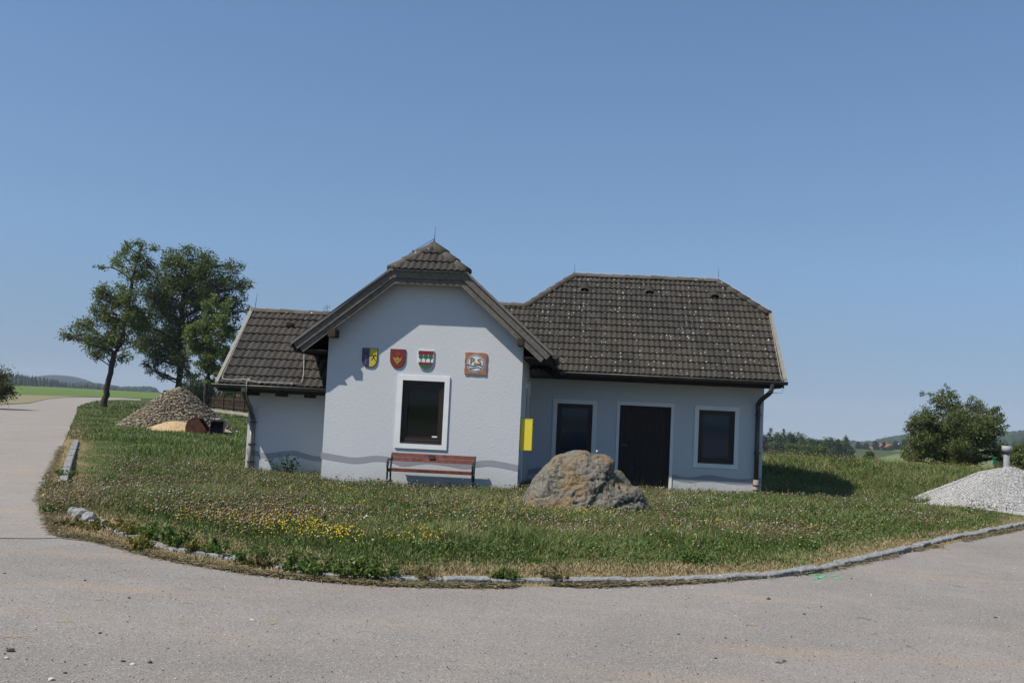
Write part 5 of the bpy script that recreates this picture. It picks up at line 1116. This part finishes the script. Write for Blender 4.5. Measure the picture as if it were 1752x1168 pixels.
# wood at the right, trees one can tell apart
TREES = []
def far_tree(px_, top, base_, D, wpx, label, col_, conifer=False, n_=1300):
    k = D/F_PX; b_ = PD(px_, base_, D); h_ = (base_-top)*k; w_ = wpx*k/2; bl = []
    if conifer:
        for t in np.linspace(.25, 1, 8): bl.append((b_+[rnd.uniform(-.1, .1)*w_, 0, h_*t], w_*(1.15-t)*.9+.3, 1))
    else:
        for _ in range(15):
            a = rnd.uniform(0, 6.28); t = rnd.uniform(.08, .9); s_ = max(.35, 1-max(0, (t-.35)/.6)**2); q_ = rnd.uniform(.1, .72)*w_*s_; bl.append((b_+[q_*math.cos(a), q_*math.sin(a), h_*t], w_*.42, 1))
        bl.append((b_+[0, 0, h_*.86], w_*.38, 1))
    tree('broadleaf_tree' if not conifer else 'conifer_tree', label, 'tree', [(b_-[0, 0, 3], .25), (b_+[0, 0, h_*.5], .18), (b_+[0, 0, h_*.9], .06)], bl, int(n_*2.3), .014*D**.55*1.35, col_, 'trees of the wood right of the house', subs=7, mat=mFar, tight=.34, twig=.03)
ft = [(1300, 738, 790, 36, 0, 0), (1316, 736, 790, 26, 1, 0), (1329, 741, 790, 34, 0, 1), (1341, 737, 790, 24, 1, 0), (1352, 740, 788, 34, 0, 0), (1368, 744, 788, 38, 0, 1), (1384, 750, 787, 34, 0, 0), (1399, 753, 786, 26, 0, 0), (1417, 748, 786, 34, 0, 0), (1432, 754, 785, 24, 0, 0), (1446, 748, 784, 26, 1, 0), (1380, 764, 789, 46, 0, 2), (1355, 760, 790, 40, 0, 2), (1403, 766, 789, 44, 0, 2), (1330, 760, 790, 34, 0, 0), (1425, 768, 787, 26, 0, 0), (1308, 758, 790, 28, 0, 1), (1455, 766, 782, 16, 0, 0), (1278, 740, 790, 40, 0, 0)]
nm = ['leftmost tree of the wood beside the house corner', 'pointed conifer at the left of the wood', 'rounded tree third from the left in the wood', 'slim pointed conifer in the middle of the wood', 'dark crown right of the slim conifer', 'pale round crown in the middle of the wood', 'sloping dark crown right of the wood centre', 'low dark tree in the dip of the wood skyline', 'wide dark crown near the right of the wood', 'narrow low crown left of the last conifer', 'last pointed conifer at the right end of the wood', 'bright green round bush in front of the wood', 'mid green bush at the foot of the wood', 'bright green bush at the right foot of the wood', 'dark undergrowth tree at the left foot of the wood', 'small dark bush below the right end of the wood', 'green shrub at the foot of the wood by the house', 'tiny tree where the wood meets the meadow', 'tree of the wood hidden behind the house corner']
pal = [(.040, .062, .020), (.050, .076, .022), (.062, .098, .022)]
for i, (x, t, b_, w_, c_, q_) in enumerate(ft): far_tree(x, t, b_, 250 if q_ == 2 else 330+rnd.uniform(-20, 30), w_, nm[i], pal[q_], bool(c_))
vt = [(1470, 757, 772, 16, 'village tree at the left end of the meadow'), (1483, 759, 772, 15, 'village tree left of the brown roof'), (1497, 756, 771, 14, 'village tree between the two houses'), (1512, 755, 774, 9, 'small tree in front of the white house gable'), (1531, 756, 769, 18, 'village tree right of the white house'), (1547, 754, 768, 18, 'village tree above the right end of the meadow'), (1562, 750, 768, 20, 'village tree half hidden by the bushy tree'), (1500, 764, 772, 16, 'hedge tree below the white house'), (1524, 764, 770, 16, 'hedge tree right below the white house'), (1542, 763, 768, 16, 'hedge tree at the upper meadow edge')]
for x, t, b_, w_, l in vt:
    far_tree(x, t, b_, 620, w_, l, (.028, .048, .022), False, 700)
far_tree(1487, 773, 790, 130, 20, 'small round bush alone on the meadow', (.055, .085, .030), False, 1200)
# village houses
def vhouse(px0, px1, eave, ridge, base_, D, wallc, roofc, label):
    a = PD(px0, base_, D); b_ = PD(px1, base_, D); z0 = a[2]-2; ze_ = PD(px0, eave, D)[2]; zr_ = PD(px0, ridge, D)[2]; y0 = a[1]; dep = 8; e = empty('village_house', ((a[0]+b_[0])/2, y0, z0), label, 'house', 'houses of the far village')
    bm = bmesh.new(); box(bm, (a[0], y0, z0), (b_[0], y0+dep, ze_)); prism(bm, [(a[0], y0, ze_), (a[0], y0+dep, ze_), (a[0], y0+dep/2, zr_-.3)], (b_[0]-a[0], 0, 0)); fixn(bm); bmobj('wall', bm, flat('far_wall', wallc, .9, .1, var=.03, sc=.3), e)
    for s_ in (0, 1):
        bm = bmesh.new(); y1 = y0-.6 if s_ == 0 else y0+dep+.6; prism(bm, [(a[0]-.6, y1, ze_-.2), (b_[0]+.6, y1, ze_-.2), (b_[0]+.6, y0+dep/2, zr_), (a[0]-.6, y0+dep/2, zr_)], (0, 0, .3)); fixn(bm); bmobj('roof', bm, flat('far_roof', roofc, .9, .1, var=.1, sc=.5), e)
    for f_ in (.25, .6): x = a[0]+(b_[0]-a[0])*f_; boxobj('window', (x, y0-.04, ze_-1.6), (x+.9, y0+.02, ze_-.5), mBlack, e)
vhouse(1509, 1528, 764, 759.5, 769, 640, (.60, .60, .58), (.26, .10, .06), 'white house with a red-brown roof in the far village')
vhouse(1481, 1495, 768, 764, 772, 640, (.30, .24, .20), (.20, .09, .06), 'low brown-roofed house left of the white one in the far village')
q_ = PD(1537.5, 761, 660); o = tubeobj('lamp_mast', [(q_[0], q_[1], q_[2]-8), (q_[0], q_[1], q_[2]), (q_[0], q_[1], q_[2]+.1), (q_[0], q_[1], q_[2]+1.0)], [.12, .1, .45, .45], flat('mast_pale', (.55, .56, .57)), None, 8); tag(o, 'pale round-headed mast among the village trees', 'mast')
q_ = PD(1514.5, 750, 1300); o = tubeobj('radio_mast', [(q_[0], q_[1], q_[2]-25), (q_[0], q_[1], q_[2]+4)], .45, mRod, None, 5); tag(o, 'thin radio mast rising above the wooded ridge', 'mast')
# meadow on the far slope
def slope_sheet(name, rows, mat):
    V = []; n_ = 14
    for D, pts in rows:
        xs = np.linspace(pts[0][0], pts[-1][0], n_); ys = np.interp(xs, [q_[0] for q_ in pts], [q_[1] for q_ in pts]); V += [PD(x, y, D) for x, y in zip(xs, ys)]
    I = np.arange(len(rows)*n_).reshape(len(rows), n_); F = np.stack([I[:-1, :-1], I[:-1, 1:], I[1:, 1:], I[1:, :-1]], -1).reshape(-1, 4); o = npobj(name, V, F, mat, smooth=True); tag(o, kind='structure')
mMead = fieldmat('far_meadow', (.115, .155, .055), (.145, .185, .070), .15)
slope_sheet('meadow', [(360, [(1300, 803), (1700, 800)]), (430, [(1350, 787.5), (1425, 786), (1500, 783), (1700, 776)]), (560, [(1400, 780), (1450, 780.5), (1500, 774.5), (1560, 768.5), (1600, 767), (1800, 765)]), (640, [(1440, 779), (1500, 772), (1560, 766.5), (1800, 764)])], mMead)

# ================================================================== lawn cover
def houseout(x, y): return ~(((x > XL-.02) & (x < .02) & (y > -.02) & (y < 9.2)) | ((x > XLL-.02) & (x < XL) & (y > YL-.02) & (y < 4.5)) | ((x > 0) & (x < XW+.02) & (y > YW-.02) & (y < 9.2)))
def pick(n, x0, x1, y0, y1, Dmax=80):
    px_ = RS.uniform(x0, x1, n); py_ = RS.uniform(y0, y1, n)
    d = kR[None]*((px_-876)/F_PX)[:, None]-kU[None]*((py_-584)/F_PX)[:, None]+cF[None]
    ok = d[:, 2] < -.012; d = d[ok]; px_ = px_[ok]; py_ = py_[ok]; k = (0.0-CAM[2])/d[:, 2]; P = CAM+d*k[:, None]
    D = k; ok = (D < Dmax); P = P[ok]; D = D[ok]; px_ = px_[ok]; py_ = py_[ok]
    ok = inpoly(P[:, 0], P[:, 1], LAWN) & ~inpoly(P[:, 0], P[:, 1], PAD) & houseout(P[:, 0], P[:, 1]); return P[ok], D[ok], px_[ok], py_[ok]
def blades(name, P, D, h, wd, colr, mat, lean=.35, bend=.5):
    n = len(P); a = RS.rand(n)*6.283; s = np.stack([np.cos(a), np.sin(a), 0*a], -1)*(wd/2)[:, None]
    b = RS.rand(n)*6.283; L = np.stack([np.cos(b), np.sin(b), 0*b], -1)*(h*lean*RS.rand(n)*2)[:, None]
    up = np.zeros((n, 3)); up[:, 2] = h
    V = np.stack([P-s, P+s, P+up*.55+L*.35+s*.75, P+up*.55+L*.35-s*.75, P+up*(1-bend*.12)+L*1.2], 1)
    I = np.arange(n)[:, None]*5; V = V.reshape(-1, 3)
    F = np.concatenate([I+np.array([0, 1, 2]), I+np.array([0, 2, 3]), I+np.array([3, 2, 4])], 0)
    C = np.repeat(colr, 5, 0).reshape(n, 5, 3)*np.array([.75, .75, 1, 1, 1.1])[None, :, None]  # shade near the ground put into the colour: dark foot, paler tip
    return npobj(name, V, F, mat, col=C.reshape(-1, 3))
def setz(P): P = P.copy(); P[:, 2] = hgt(P[:, 0], P[:, 1]); return P
def dkerb(P): return np.minimum(dline(P[:, 0], P[:, 1], KERB[1]), dline(P[:, 0], P[:, 1], KERB[0]))
def grass_cols(P, dry):
    n = len(P); n1 = fbm(P[:, 0]*.7, P[:, 1]*.7, 2.0, 3); n2 = fbm(P[:, 0]*3, P[:, 1]*3, 5.0, 2)
    g = np.array([.120, .185, .042])*(1-.62*RS.rand(n, 1)); g2 = np.array([.175, .215, .072]); gd = np.array([.070, .115, .026])
    t = np.clip((n1-.42)*4+(RS.rand(n)-.5)*.8, 0, 1)[:, None]; c = g*(1-t)+g2*t*(.7+.5*RS.rand(n, 1)); t = np.clip((n2-.55)*4, 0, .8)[:, None]; c = c*(1-t)+gd*t
    st = np.array([.36, .285, .155])*(.5+.7*RS.rand(n, 1)); m = (RS.rand(n) < dry)[:, None]; return np.where(m, st, c)
# near and middle lawn
P, D, qx, qy = pick(620000, -250, 2000, 700, 1006, 60)
P = setz(P); dk = dkerb(P); de = dline(P[:, 0], P[:, 1], EDGE); _, dry0 = gcolor(P[:, 0], P[:, 1])
patchn = fbm(P[:, 0]*.9, P[:, 1]*.9, 11.0, 3)
behind = sstep(4.0, 8.0, P[:, 1])*sstep(2, 5, P[:, 0])
leftz = sstep(-5, -8, P[:, 0])*sstep(-3, 1, P[:, 1])
onk = dk < .065; outer = (de < dk) & (dk < 1.2) & (de < .9)
dryp = np.clip(dry0*.95+.06+.08*RS.rand(len(P)), 0, 1); dryp = np.where(leftz > .5, dryp*.55, dryp)
mid = sstep(.8, 2.2, dk)
h = (.014+.030*RS.rand(len(P)))*(1-mid)+mid*(.08+.13*RS.rand(len(P))*(.5+patchn)); h = h*(1-.35*leftz)
h = np.where(behind > .5, h*1.25, h)
h = h*(.3+.7*sstep(.2, 1.4, dline(P[:, 0], P[:, 1], PAD[:7])))
h = h*(.55+.95*fbm(P[:, 0]*2.6, P[:, 1]*2.6, 31, 2))
keep = (~onk | (RS.rand(len(P)) < .07)) & (RS.rand(len(P)) < np.where(outer, .55, 1.0)) & (RS.rand(len(P)) < .35+.65*np.maximum(mid, sstep(.15, .5, dk)))
P, D, h, dryp = P[keep], D[keep], h[keep], dryp[keep]; qx, qy = qx[keep], qy[keep]
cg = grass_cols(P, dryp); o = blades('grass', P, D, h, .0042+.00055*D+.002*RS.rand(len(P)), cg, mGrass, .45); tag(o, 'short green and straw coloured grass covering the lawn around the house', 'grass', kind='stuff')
print('grass', len(P))
# lawn between rubble heap and fence, further out
P, D, qx, qy = pick(60000, -50, 560, 686, 735, 120); P = setz(P)
cg = grass_cols(P, np.full(len(P), .12)); o = blades('rough_grass', P, D, .07+.08*RS.rand(len(P)), .00075*D, cg, mGrass, .5); tag(o, 'far rough grass under the pear trees', 'grass', kind='stuff')
# tall seed stalks and flower heads
def region_w(qx_, qy_, L): return np.clip(sum(a*np.exp(-((qx_-x)/sx_)**2-((qy_-y)/sy_)**2) for x, y, sx_, sy_, a in L), 0, 1)
def heads(name, n, wfun, hlo, hhi, r0, cols, wts, label, yr=(785, 985), stalk=(.10, .11, .04), xr=(-200, 1950)):
    P, D, qx_, qy_ = pick(n, xr[0], xr[1], yr[0], yr[1], 46); dk_ = dkerb(P); wv = wfun(P, D, qx_, qy_)*sstep(.5, 1.3, dk_); k = RS.rand(len(P)) < wv
    P, D = setz(P[k]), D[k]; n_ = len(P); hh = hlo+(hhi-hlo)*RS.rand(n_); top = P+np.stack([RS.randn(n_)*.03, RS.randn(n_)*.03, hh], -1)
    cc = np.array(cols)[RS.choice(len(cols), n_, p=wts)]*(.7+.6*RS.rand(n_, 1)); oct_V = np.array([(1, 0, 0), (-1, 0, 0), (0, 1, 0), (0, -1, 0), (0, 0, 1), (0, 0, -1)], float); oct_F = np.array([(0, 2, 4), (2, 1, 4), (1, 3, 4), (3, 0, 4), (2, 0, 5), (1, 2, 5), (3, 1, 5), (0, 3, 5)])
    S = r0*(.6+.8*RS.rand(n_))*(.7+D*.022); V, F, C = scatter([(oct_V*np.array([1, 1, .85]), oct_F)], top, S, cc)
    # stalks: thin triangles from the ground
    a = RS.rand(n_)*6.283; s_ = np.stack([np.cos(a), np.sin(a), 0*a], -1)*(.0018+.00012*D)[:, None]; V2 = np.stack([P-s_, P+s_, top], 1).reshape(-1, 3); F2 = np.arange(3*n_).reshape(n_, 3)
    o = npobj(name, np.vstack([V, V2]), np.vstack([F, F2+len(V)]), mFlower, col=np.vstack([C, np.tile(np.array(stalk), (3*n_, 1))])); tag(o, label, 'flowers', kind='stuff'); print(name, n_)
def w_clover(P, D, x, y):
    m = sstep(790, 812, y-.047*(x-876)*.6)*(1-sstep(905, 950, y)); k = fbm(P[:, 0]*.8, P[:, 1]*.8, 21, 3); k2 = fbm(P[:, 0]*2.5, P[:, 1]*2.5, 9, 2); return np.clip(m*np.clip((k-.32)*2.6, .15, 1)*np.clip(k2*1.6, 0, 1), 0, 1)*np.where(x > 1150, .55, 1.0)
heads('clover_heads', 115000, w_clover, .08, .21, .0150, [(.19, .125, .065), (.24, .18, .11), (.30, .25, .19), (.38, .34, .33), (.50, .49, .43), (.14, .09, .045)], [.34, .28, .14, .045, .025, .17], 'withered brown and pale pink clover heads standing in the lawn', (780, 960))
YL_ = [(500, 915, 70, 16, 1.0), (575, 935, 30, 8, .9), (430, 905, 50, 12, .4), (745, 932, 40, 9, .45), (545, 836, 70, 5, .5), (590, 842, 30, 5, .3), (860, 880, 60, 14, .25), (1010, 880, 60, 8, .5), (230, 890, 60, 10, .12), (330, 905, 90, 12, .3), (1225, 905, 26, 4, .9), (1385, 903, 18, 3, .7), (1375, 941, 7, 3, .9), (690, 940, 40, 6, .3), (1400, 800, 200, 12, .12), (1590, 800, 60, 5, .4), (900, 900, 300, 40, .07), (470, 870, 200, 25, .06)]
heads('yellow_flowers', 110000, lambda P, D, x, y: region_w(x, y, YL_)*np.clip(fbm(P[:, 0]*4, P[:, 1]*4, 4, 2)*1.3, 0, 1), .09, .18, .0105, [(.72, .52, .03), (.62, .40, .02), (.75, .62, .08)], [.5, .25, .25], 'small yellow flowers in patches on the lawn', (785, 985))
WH_ = [(185, 790, 40, 14, .5), (265, 862, 40, 10, .35), (400, 800, 22, 4, .8), (900, 900, 900, 60, .035), (1300, 860, 300, 20, .10), (1160, 860, 40, 10, .25)]
heads('white_flowers', 40000, lambda P, D, x, y: region_w(x, y, WH_), .10, .24, .009, [(.68, .68, .62), (.55, .52, .55)], [.7, .3], 'scattered small white flowers on the lawn', (765, 960))
def w_stalk(P, D, x, y): return .35+0*x
heads('seed_stalks', 9000, w_stalk, .18, .36, .0075, [(.13, .09, .05), (.20, .15, .10), (.30, .26, .2)], [.5, .3, .2], 'thin taller seed stalks sticking out of the lawn', (782, 880), (.12, .10, .05))
# tall growth on the bank right of the house
P, D, qx, qy = pick(90000, 1290, 2000, 780, 850, 46); k = (P[:, 1] > 5.5); P, D = setz(P[k]), D[k]
cg = grass_cols(P, np.full(len(P), .14)); o = blades('meadow_grass', P, D, .14+.20*RS.rand(len(P)), .0008*D, cg, mGrass, .5); tag(o, 'longer meadow grass on the bank right of the house', 'grass', kind='stuff')
def w_bank(P, D, x, y): return np.where(P[:, 1] > 6, .8*fbm(P[:, 0]*.6, P[:, 1]*.6, 3, 3), 0)
heads('meadow_flowers', 26000, w_bank, .22, .42, .010, [(.20, .12, .06), (.45, .38, .05), (.30, .22, .16), (.22, .24, .06)], [.35, .2, .2, .25], 'brown and yellow flower heads on the bank right of the house', (770, 850), xr=(1290, 2000))
# broad-leaved herbs between the blades
P, D, qx, qy = pick(260000, -200, 1950, 775, 985, 40); dk = dkerb(P); cw = fbm(P[:, 0]*3.2, P[:, 1]*3.2, 41, 2)*.6+fbm(P[:, 0]*.9, P[:, 1]*.9, 17, 2)*.4; k = (RS.rand(len(P)) < np.clip((cw-.50)*6, 0.03, .8))*(RS.rand(len(P)) < sstep(.5, 1.3, dk)) > 0
P, D, cw = setz(P[k]), D[k], cw[k]; P[:, 2] += (.02+.11*RS.rand(len(P)))*(.5+cw); cl = leafcols(len(P), (.100, .145, .042), .6, .3); V, F, C = leaf_quads(P, (.014+.0012*D), cl, .6, .15); o = npobj('lawn_herbs', V, F, mGrass, col=C); tag(o, 'broad-leaved green herbs and clover leaves growing in clumps through the lawn', 'herbs', kind='stuff'); print('herbs', len(P))
# straw litter along the road edge
n = 34000; tt = RS.rand(n)*(len(EDGE)-1); i0 = tt.astype(int); f = (tt-i0)[:, None]; Pe = EDGE[i0]*(1-f)+EDGE[np.minimum(i0+1, len(EDGE)-1)]*f
Pe = Pe+RS.randn(n, 2)*np.array([.05, .05]); P = np.zeros((n, 3)); P[:, :2] = Pe; D = camang(P[:, 0], P[:, 1])[1]; k = (D < 32) & (P[:, 1] < 6) & (fbm(P[:, 0]*1.2, P[:, 1]*1.2, 8, 3) > .38) & (RS.rand(n) < 1-.6*sstep(1.0, 3.0, P[:, 0])*(1-sstep(5.5, 9, P[:, 0]))); P = P[k]; n = len(P); D = D[k]
P[:, 2] = .008+.02*RS.rand(n); a = RS.rand(n)*6.283; L = .02+.05*RS.rand(n); s_ = np.stack([np.cos(a), np.sin(a), (RS.rand(n)-.4)*.5], -1)*L[:, None]; w_ = np.stack([-np.sin(a), np.cos(a), .4+0*a], -1)*(.0018+.0012*RS.rand(n))[:, None]*1.4
V = np.stack([P-s_-w_, P+s_-w_, P+s_+w_, P-s_+w_], 1).reshape(-1, 3); cc = np.repeat(np.array([(.28, .215, .125), (.19, .13, .075), (.10, .08, .045), (.12, .14, .05)])[RS.randint(0, 4, n)]*(.7+.5*RS.rand(n, 1)), 4, 0)
o = npobj('straw_litter', V, np.arange(4*n).reshape(n, 4), mGrass, col=cc); tag(o, 'dry straw and leaf litter along the edge of the asphalt', 'litter', kind='stuff')
# leafy weeds growing in front of the kerb
WE = [(205, 918, .22, .17, 1), (232, 926, .20, .16, 1), (262, 934, .24, .24, 0), (292, 944, .20, .22, 0), (245, 945, .18, .12, 1), (232, 938, .15, .10, 1), (302, 946, .22, .26, 0), (335, 955, .16, .13, 1), (372, 960, .18, .20, 0), (425, 972, .20, .17, 0), (452, 977, .18, .15, 2), (500, 984, .20, .19, 0), (545, 990, .22, .20, 0), (588, 994, .24, .22, 0), (622, 996, .20, .20, 0), (652, 997, .20, .24, 0), (720, 998, .18, .10, 2), (865, 1000, .17, .13, 0), (950, 1000, .20, .15, 2), (1190, 975, .22, .16, 0), (160, 912, .18, .10, 1), (118, 905, .2, .09, 2), (95, 850, .25, .22, 0), (110, 820, .25, .20, 0), (92, 880, .22, .14, 0), (1385, 942, .2, .14, 0), (1010, 955, .25, .18, 0), (1110, 950, .22, .15, 0), (760, 955, .25, .17, 0)]
for i, (x, y, r_, h_, kd) in enumerate(WE):
    c = G(x, y-4, .0); c[2] = float(hgt(c[0:1], c[1:2])[0]); n_ = 420; ns = 16; a = RS.rand(ns)*6.283; q_ = np.sqrt(RS.rand(ns))*r_; tips = c+np.stack([q_*np.cos(a), q_*np.sin(a), h_*(1.15-.6*q_/r_)*(.6+.5*RS.rand(ns))], -1)
    j = RS.randint(0, ns, n_); t = RS.rand(n_)**.6; P = c+(tips[j]-c)*t[:, None]+RS.randn(n_, 3)*.018; P[:, 2] = np.maximum(P[:, 2], .01); base = [(.085, .135, .028), (.125, .130, .030), (.15, .13, .05)][kd]; cl = leafcols(n_, base, .4, .3)
    if kd == 1: m_ = RS.rand(n_) < .10; cl[m_] = np.array([.42, .20, .03])
    V, F, C = leaf_quads(P, .045, cl, .5, .1); bm = bmesh.new()
    S2 = np.stack([np.tile(c, (ns, 1))-[.003, 0, 0], np.tile(c, (ns, 1))+[.003, 0, 0], tips], 1).reshape(-1, 3)
    F2 = np.arange(3*ns).reshape(ns, 3); VV = np.vstack([V, S2]); CC = np.vstack([C, np.tile([.06, .07, .02], (3*ns, 1))]); FF = np.vstack([tri(F), F2+len(V)]); bm.free()
    o = npobj('weed_clump', VV-c, FF, mLeaf, col=CC); o.location = c; tag(o, ['dark green leafy weed clump at the lawn edge', 'yellowish green leafy weed clump growing before the left part of the kerb', 'dry grassy weed clump at the foot of the kerb'][kd], 'weed', ['green weed clumps along the kerb', 'yellowish weed clumps along the kerb', 'dry weed clumps along the kerb'][kd])
# small things on the asphalt
def rstroke(name, pxs, wd, mat, z=.0085, lab=None):
    P = [G(x, y, z) for x, y in pxs]; bm = bmesh.new(); vs = []
    for i, p in enumerate(P):
        t = P[min(i+1, len(P)-1)]-P[max(i-1, 0)]; t = t/np.linalg.norm(t); nn = np.array([-t[1], t[0], 0])*wd/2*(1 if 0 < i < len(P)-1 else .5); vs.append((bm.verts.new(p+nn), bm.verts.new(p-nn)))
    for a, b in zip(vs[:-1], vs[1:]): bm.faces.new((a[1], b[1], b[0], a[0]))
    o = bmobj(name, bm, mat); tag(o, kind='structure'); return o
def worn(name, c, amt):
    m, n, b = M(name, .9, .15); f = noise(n, pos(n), 28, 5, .75); tb = nd(n, 'BsdfTransparent'); ms = nd(n, 'MixShader', {0: ramp(n, f, [(amt, 0.0), (amt+.12, 1.0)]), 1: tb.outputs[0], 2: b.outputs[0]}); b.inputs['Base Color'].default_value = c+(1,); n.links.new(ms.outputs[0], n.nodes['Material Output'].inputs[0]); return m
mGP = worn('green_marking_paint', (.06, .55, .24), .40); mSk = worn('tyre_rubber', (.07, .07, .068), .47); mWP = worn('worn_white_paint', (.62, .60, .56), .42); mYS = worn('ochre_stain', (.36, .25, .10), .50)
for pts in ([(1381, 982), (1396, 982.3), (1412, 983.2)], [(1384, 984), (1400, 988.8), (1412, 983.5)], [(1388, 988.6), (1400, 988.2), (1411, 989.2)], [(1420, 985), (1434, 983.3)], [(1419, 986), (1428, 989), (1442, 987.2)]): rstroke('road_marking', pts, .045, mGP)
for pts, wd in (([(1465, 1054), (1485, 1058), (1504, 1064)], .035), ([(1586, 997), (1613, 1000.5)], .03), ([(1625, 1000), (1640, 1002), (1656, 1005)], .035), ([(1658, 977), (1692, 983)], .03), ([(1330, 1133), (1345, 1128)], .08), ([(1740, 935), (1752, 937)], .04), ([(1545, 1100), (1570, 1112)], .03)): rstroke('tyre_mark', pts, wd, mSk)
for pts, wd in (([(-60, 727), (10, 728), (48, 729)], .16), ([(92, 729.5), (117, 731.5)], .14), ([(86, 736.5), (111, 738)], .14)): rstroke('road_marking', pts, wd, mWP, .004)
for x, y, L, wd in ((112, 1062, 16, .10), (23, 1088, 26, .10), (318, 1031, 10, .07), (362, 1046, 9, .06), (312, 1065, 9, .06), (460, 1065, 18, .09), (170, 1025, 14, .08), (75, 966, 12, .07), (1285, 1068, 10, .05)): rstroke('dirt_stain', [(x-L, y), (x, y-.5), (x+L, y+.5)], wd, mYS)
PB = [(16.5, 1111, .030, 0), (11, 1125, .018, 1), (88, 1161, .020, 1), (112, 1150, .012, 0), (211, 1130, .014, 0), (227, 1135, .018, 1), (257, 1132, .016, 0), (431, 1060, .020, 1), (145.5, 992, .013, 0), (221, 1022, .014, 0), (171, 1082, .013, 0), (310, 1053, .010, 1), (1315, 1023.5, .020, 0), (1376, 1049.6, .014, 0), (1161, 1084, .012, 0), (1241, 1090.5, .011, 0), (1225, 1125, .012, 0), (1405, 1037, .012, 0), (1703, 1055.6, .014, 0), (1457, 989, .012, 0), (1491, 1017, .011, 1), (1156, 1006, .014, 1), (1185, 1005, .014, 1), (8, 980, .012, 0), (416, 1022, .010, 1), (300, 1160, .010, 1)]
mPb = [flat('pebble_dark', (.045, .04, .04), .8, .3, var=.3, sc=40), flat('pebble_pale', (.45, .42, .36), .8, .3, var=.3, sc=40)]
for i, (x, y, r_, kd) in enumerate(PB):
    bm = stone_mesh('s', r_*.85, (1.1, .8, .6), i*3.1, 1); o = bmobj('pebble', bm, mPb[kd]); o.location = G(x, y, .004+r_*.35); tag(o, ['dark pebble lying on the main road', 'pale pebble lying on the main road'][kd], 'pebble', ['dark pebbles scattered on the main road', 'pale pebbles scattered on the main road'][kd])
bm = stone_mesh('s', .034, (1, 1, .95), 9, 2); o = bmobj('fallen_apple', bm, flat('apple_green', (.30, .34, .06), .5, .4)); o.location = G(76, 848, .03); tag(o, 'small fallen green apple at the edge of the side road', 'apple')
n = 5200; P, D, qx, qy = None, None, None, None
px_ = RS.uniform(-100, 1850, n); py_ = RS.uniform(925, 1168, n); P = np.array([G(a, b, .006) for a, b in zip(px_, py_)]); k = ~inpoly(P[:, 0], P[:, 1], LAWN); P = P[k]
V, F, C = scatter([base_rock(1, 4)], P, .0022+.0045*RS.rand(len(P))**3, np.array([(.5, .48, .44), (.10, .09, .085), (.3, .28, .25)])[RS.randint(0, 3, len(P))]); o = npobj('road_grit', V, F, mStone, col=C); tag(o, 'fine loose grit scattered over the main road', 'grit', kind='stuff')

# ================================================================== air
bm = bmesh.new(); box(bm, (-3300, -3300, -75), (3300, 3300, 48)); fixn(bm); hz = bmobj('haze', bm, None); tag(hz, 'thin pale blue summer haze over the fields', 'haze', kind='stuff')
m = bpy.data.materials.new('haze_air'); m.use_nodes = True; n = m.node_tree; n.nodes.remove(n.nodes['Principled BSDF'])
v = n.nodes.new('ShaderNodeVolumePrincipled'); v.inputs['Color'].default_value = (.72, .80, .93, 1); v.inputs['Density'].default_value = 0.00016; v.inputs['Anisotropy'].default_value = 0.0
n.links.new(v.outputs[0], n.nodes['Material Output'].inputs['Volume']); hz.data.materials.append(m)

cr_ = worn('asphalt_crack', (.06, .058, .055), .36)
rstroke('asphalt_joint', [(-60, 920.5), (0, 919.8), (60, 920.5), (103, 919.5), (150, 925.5)], .035, cr_)
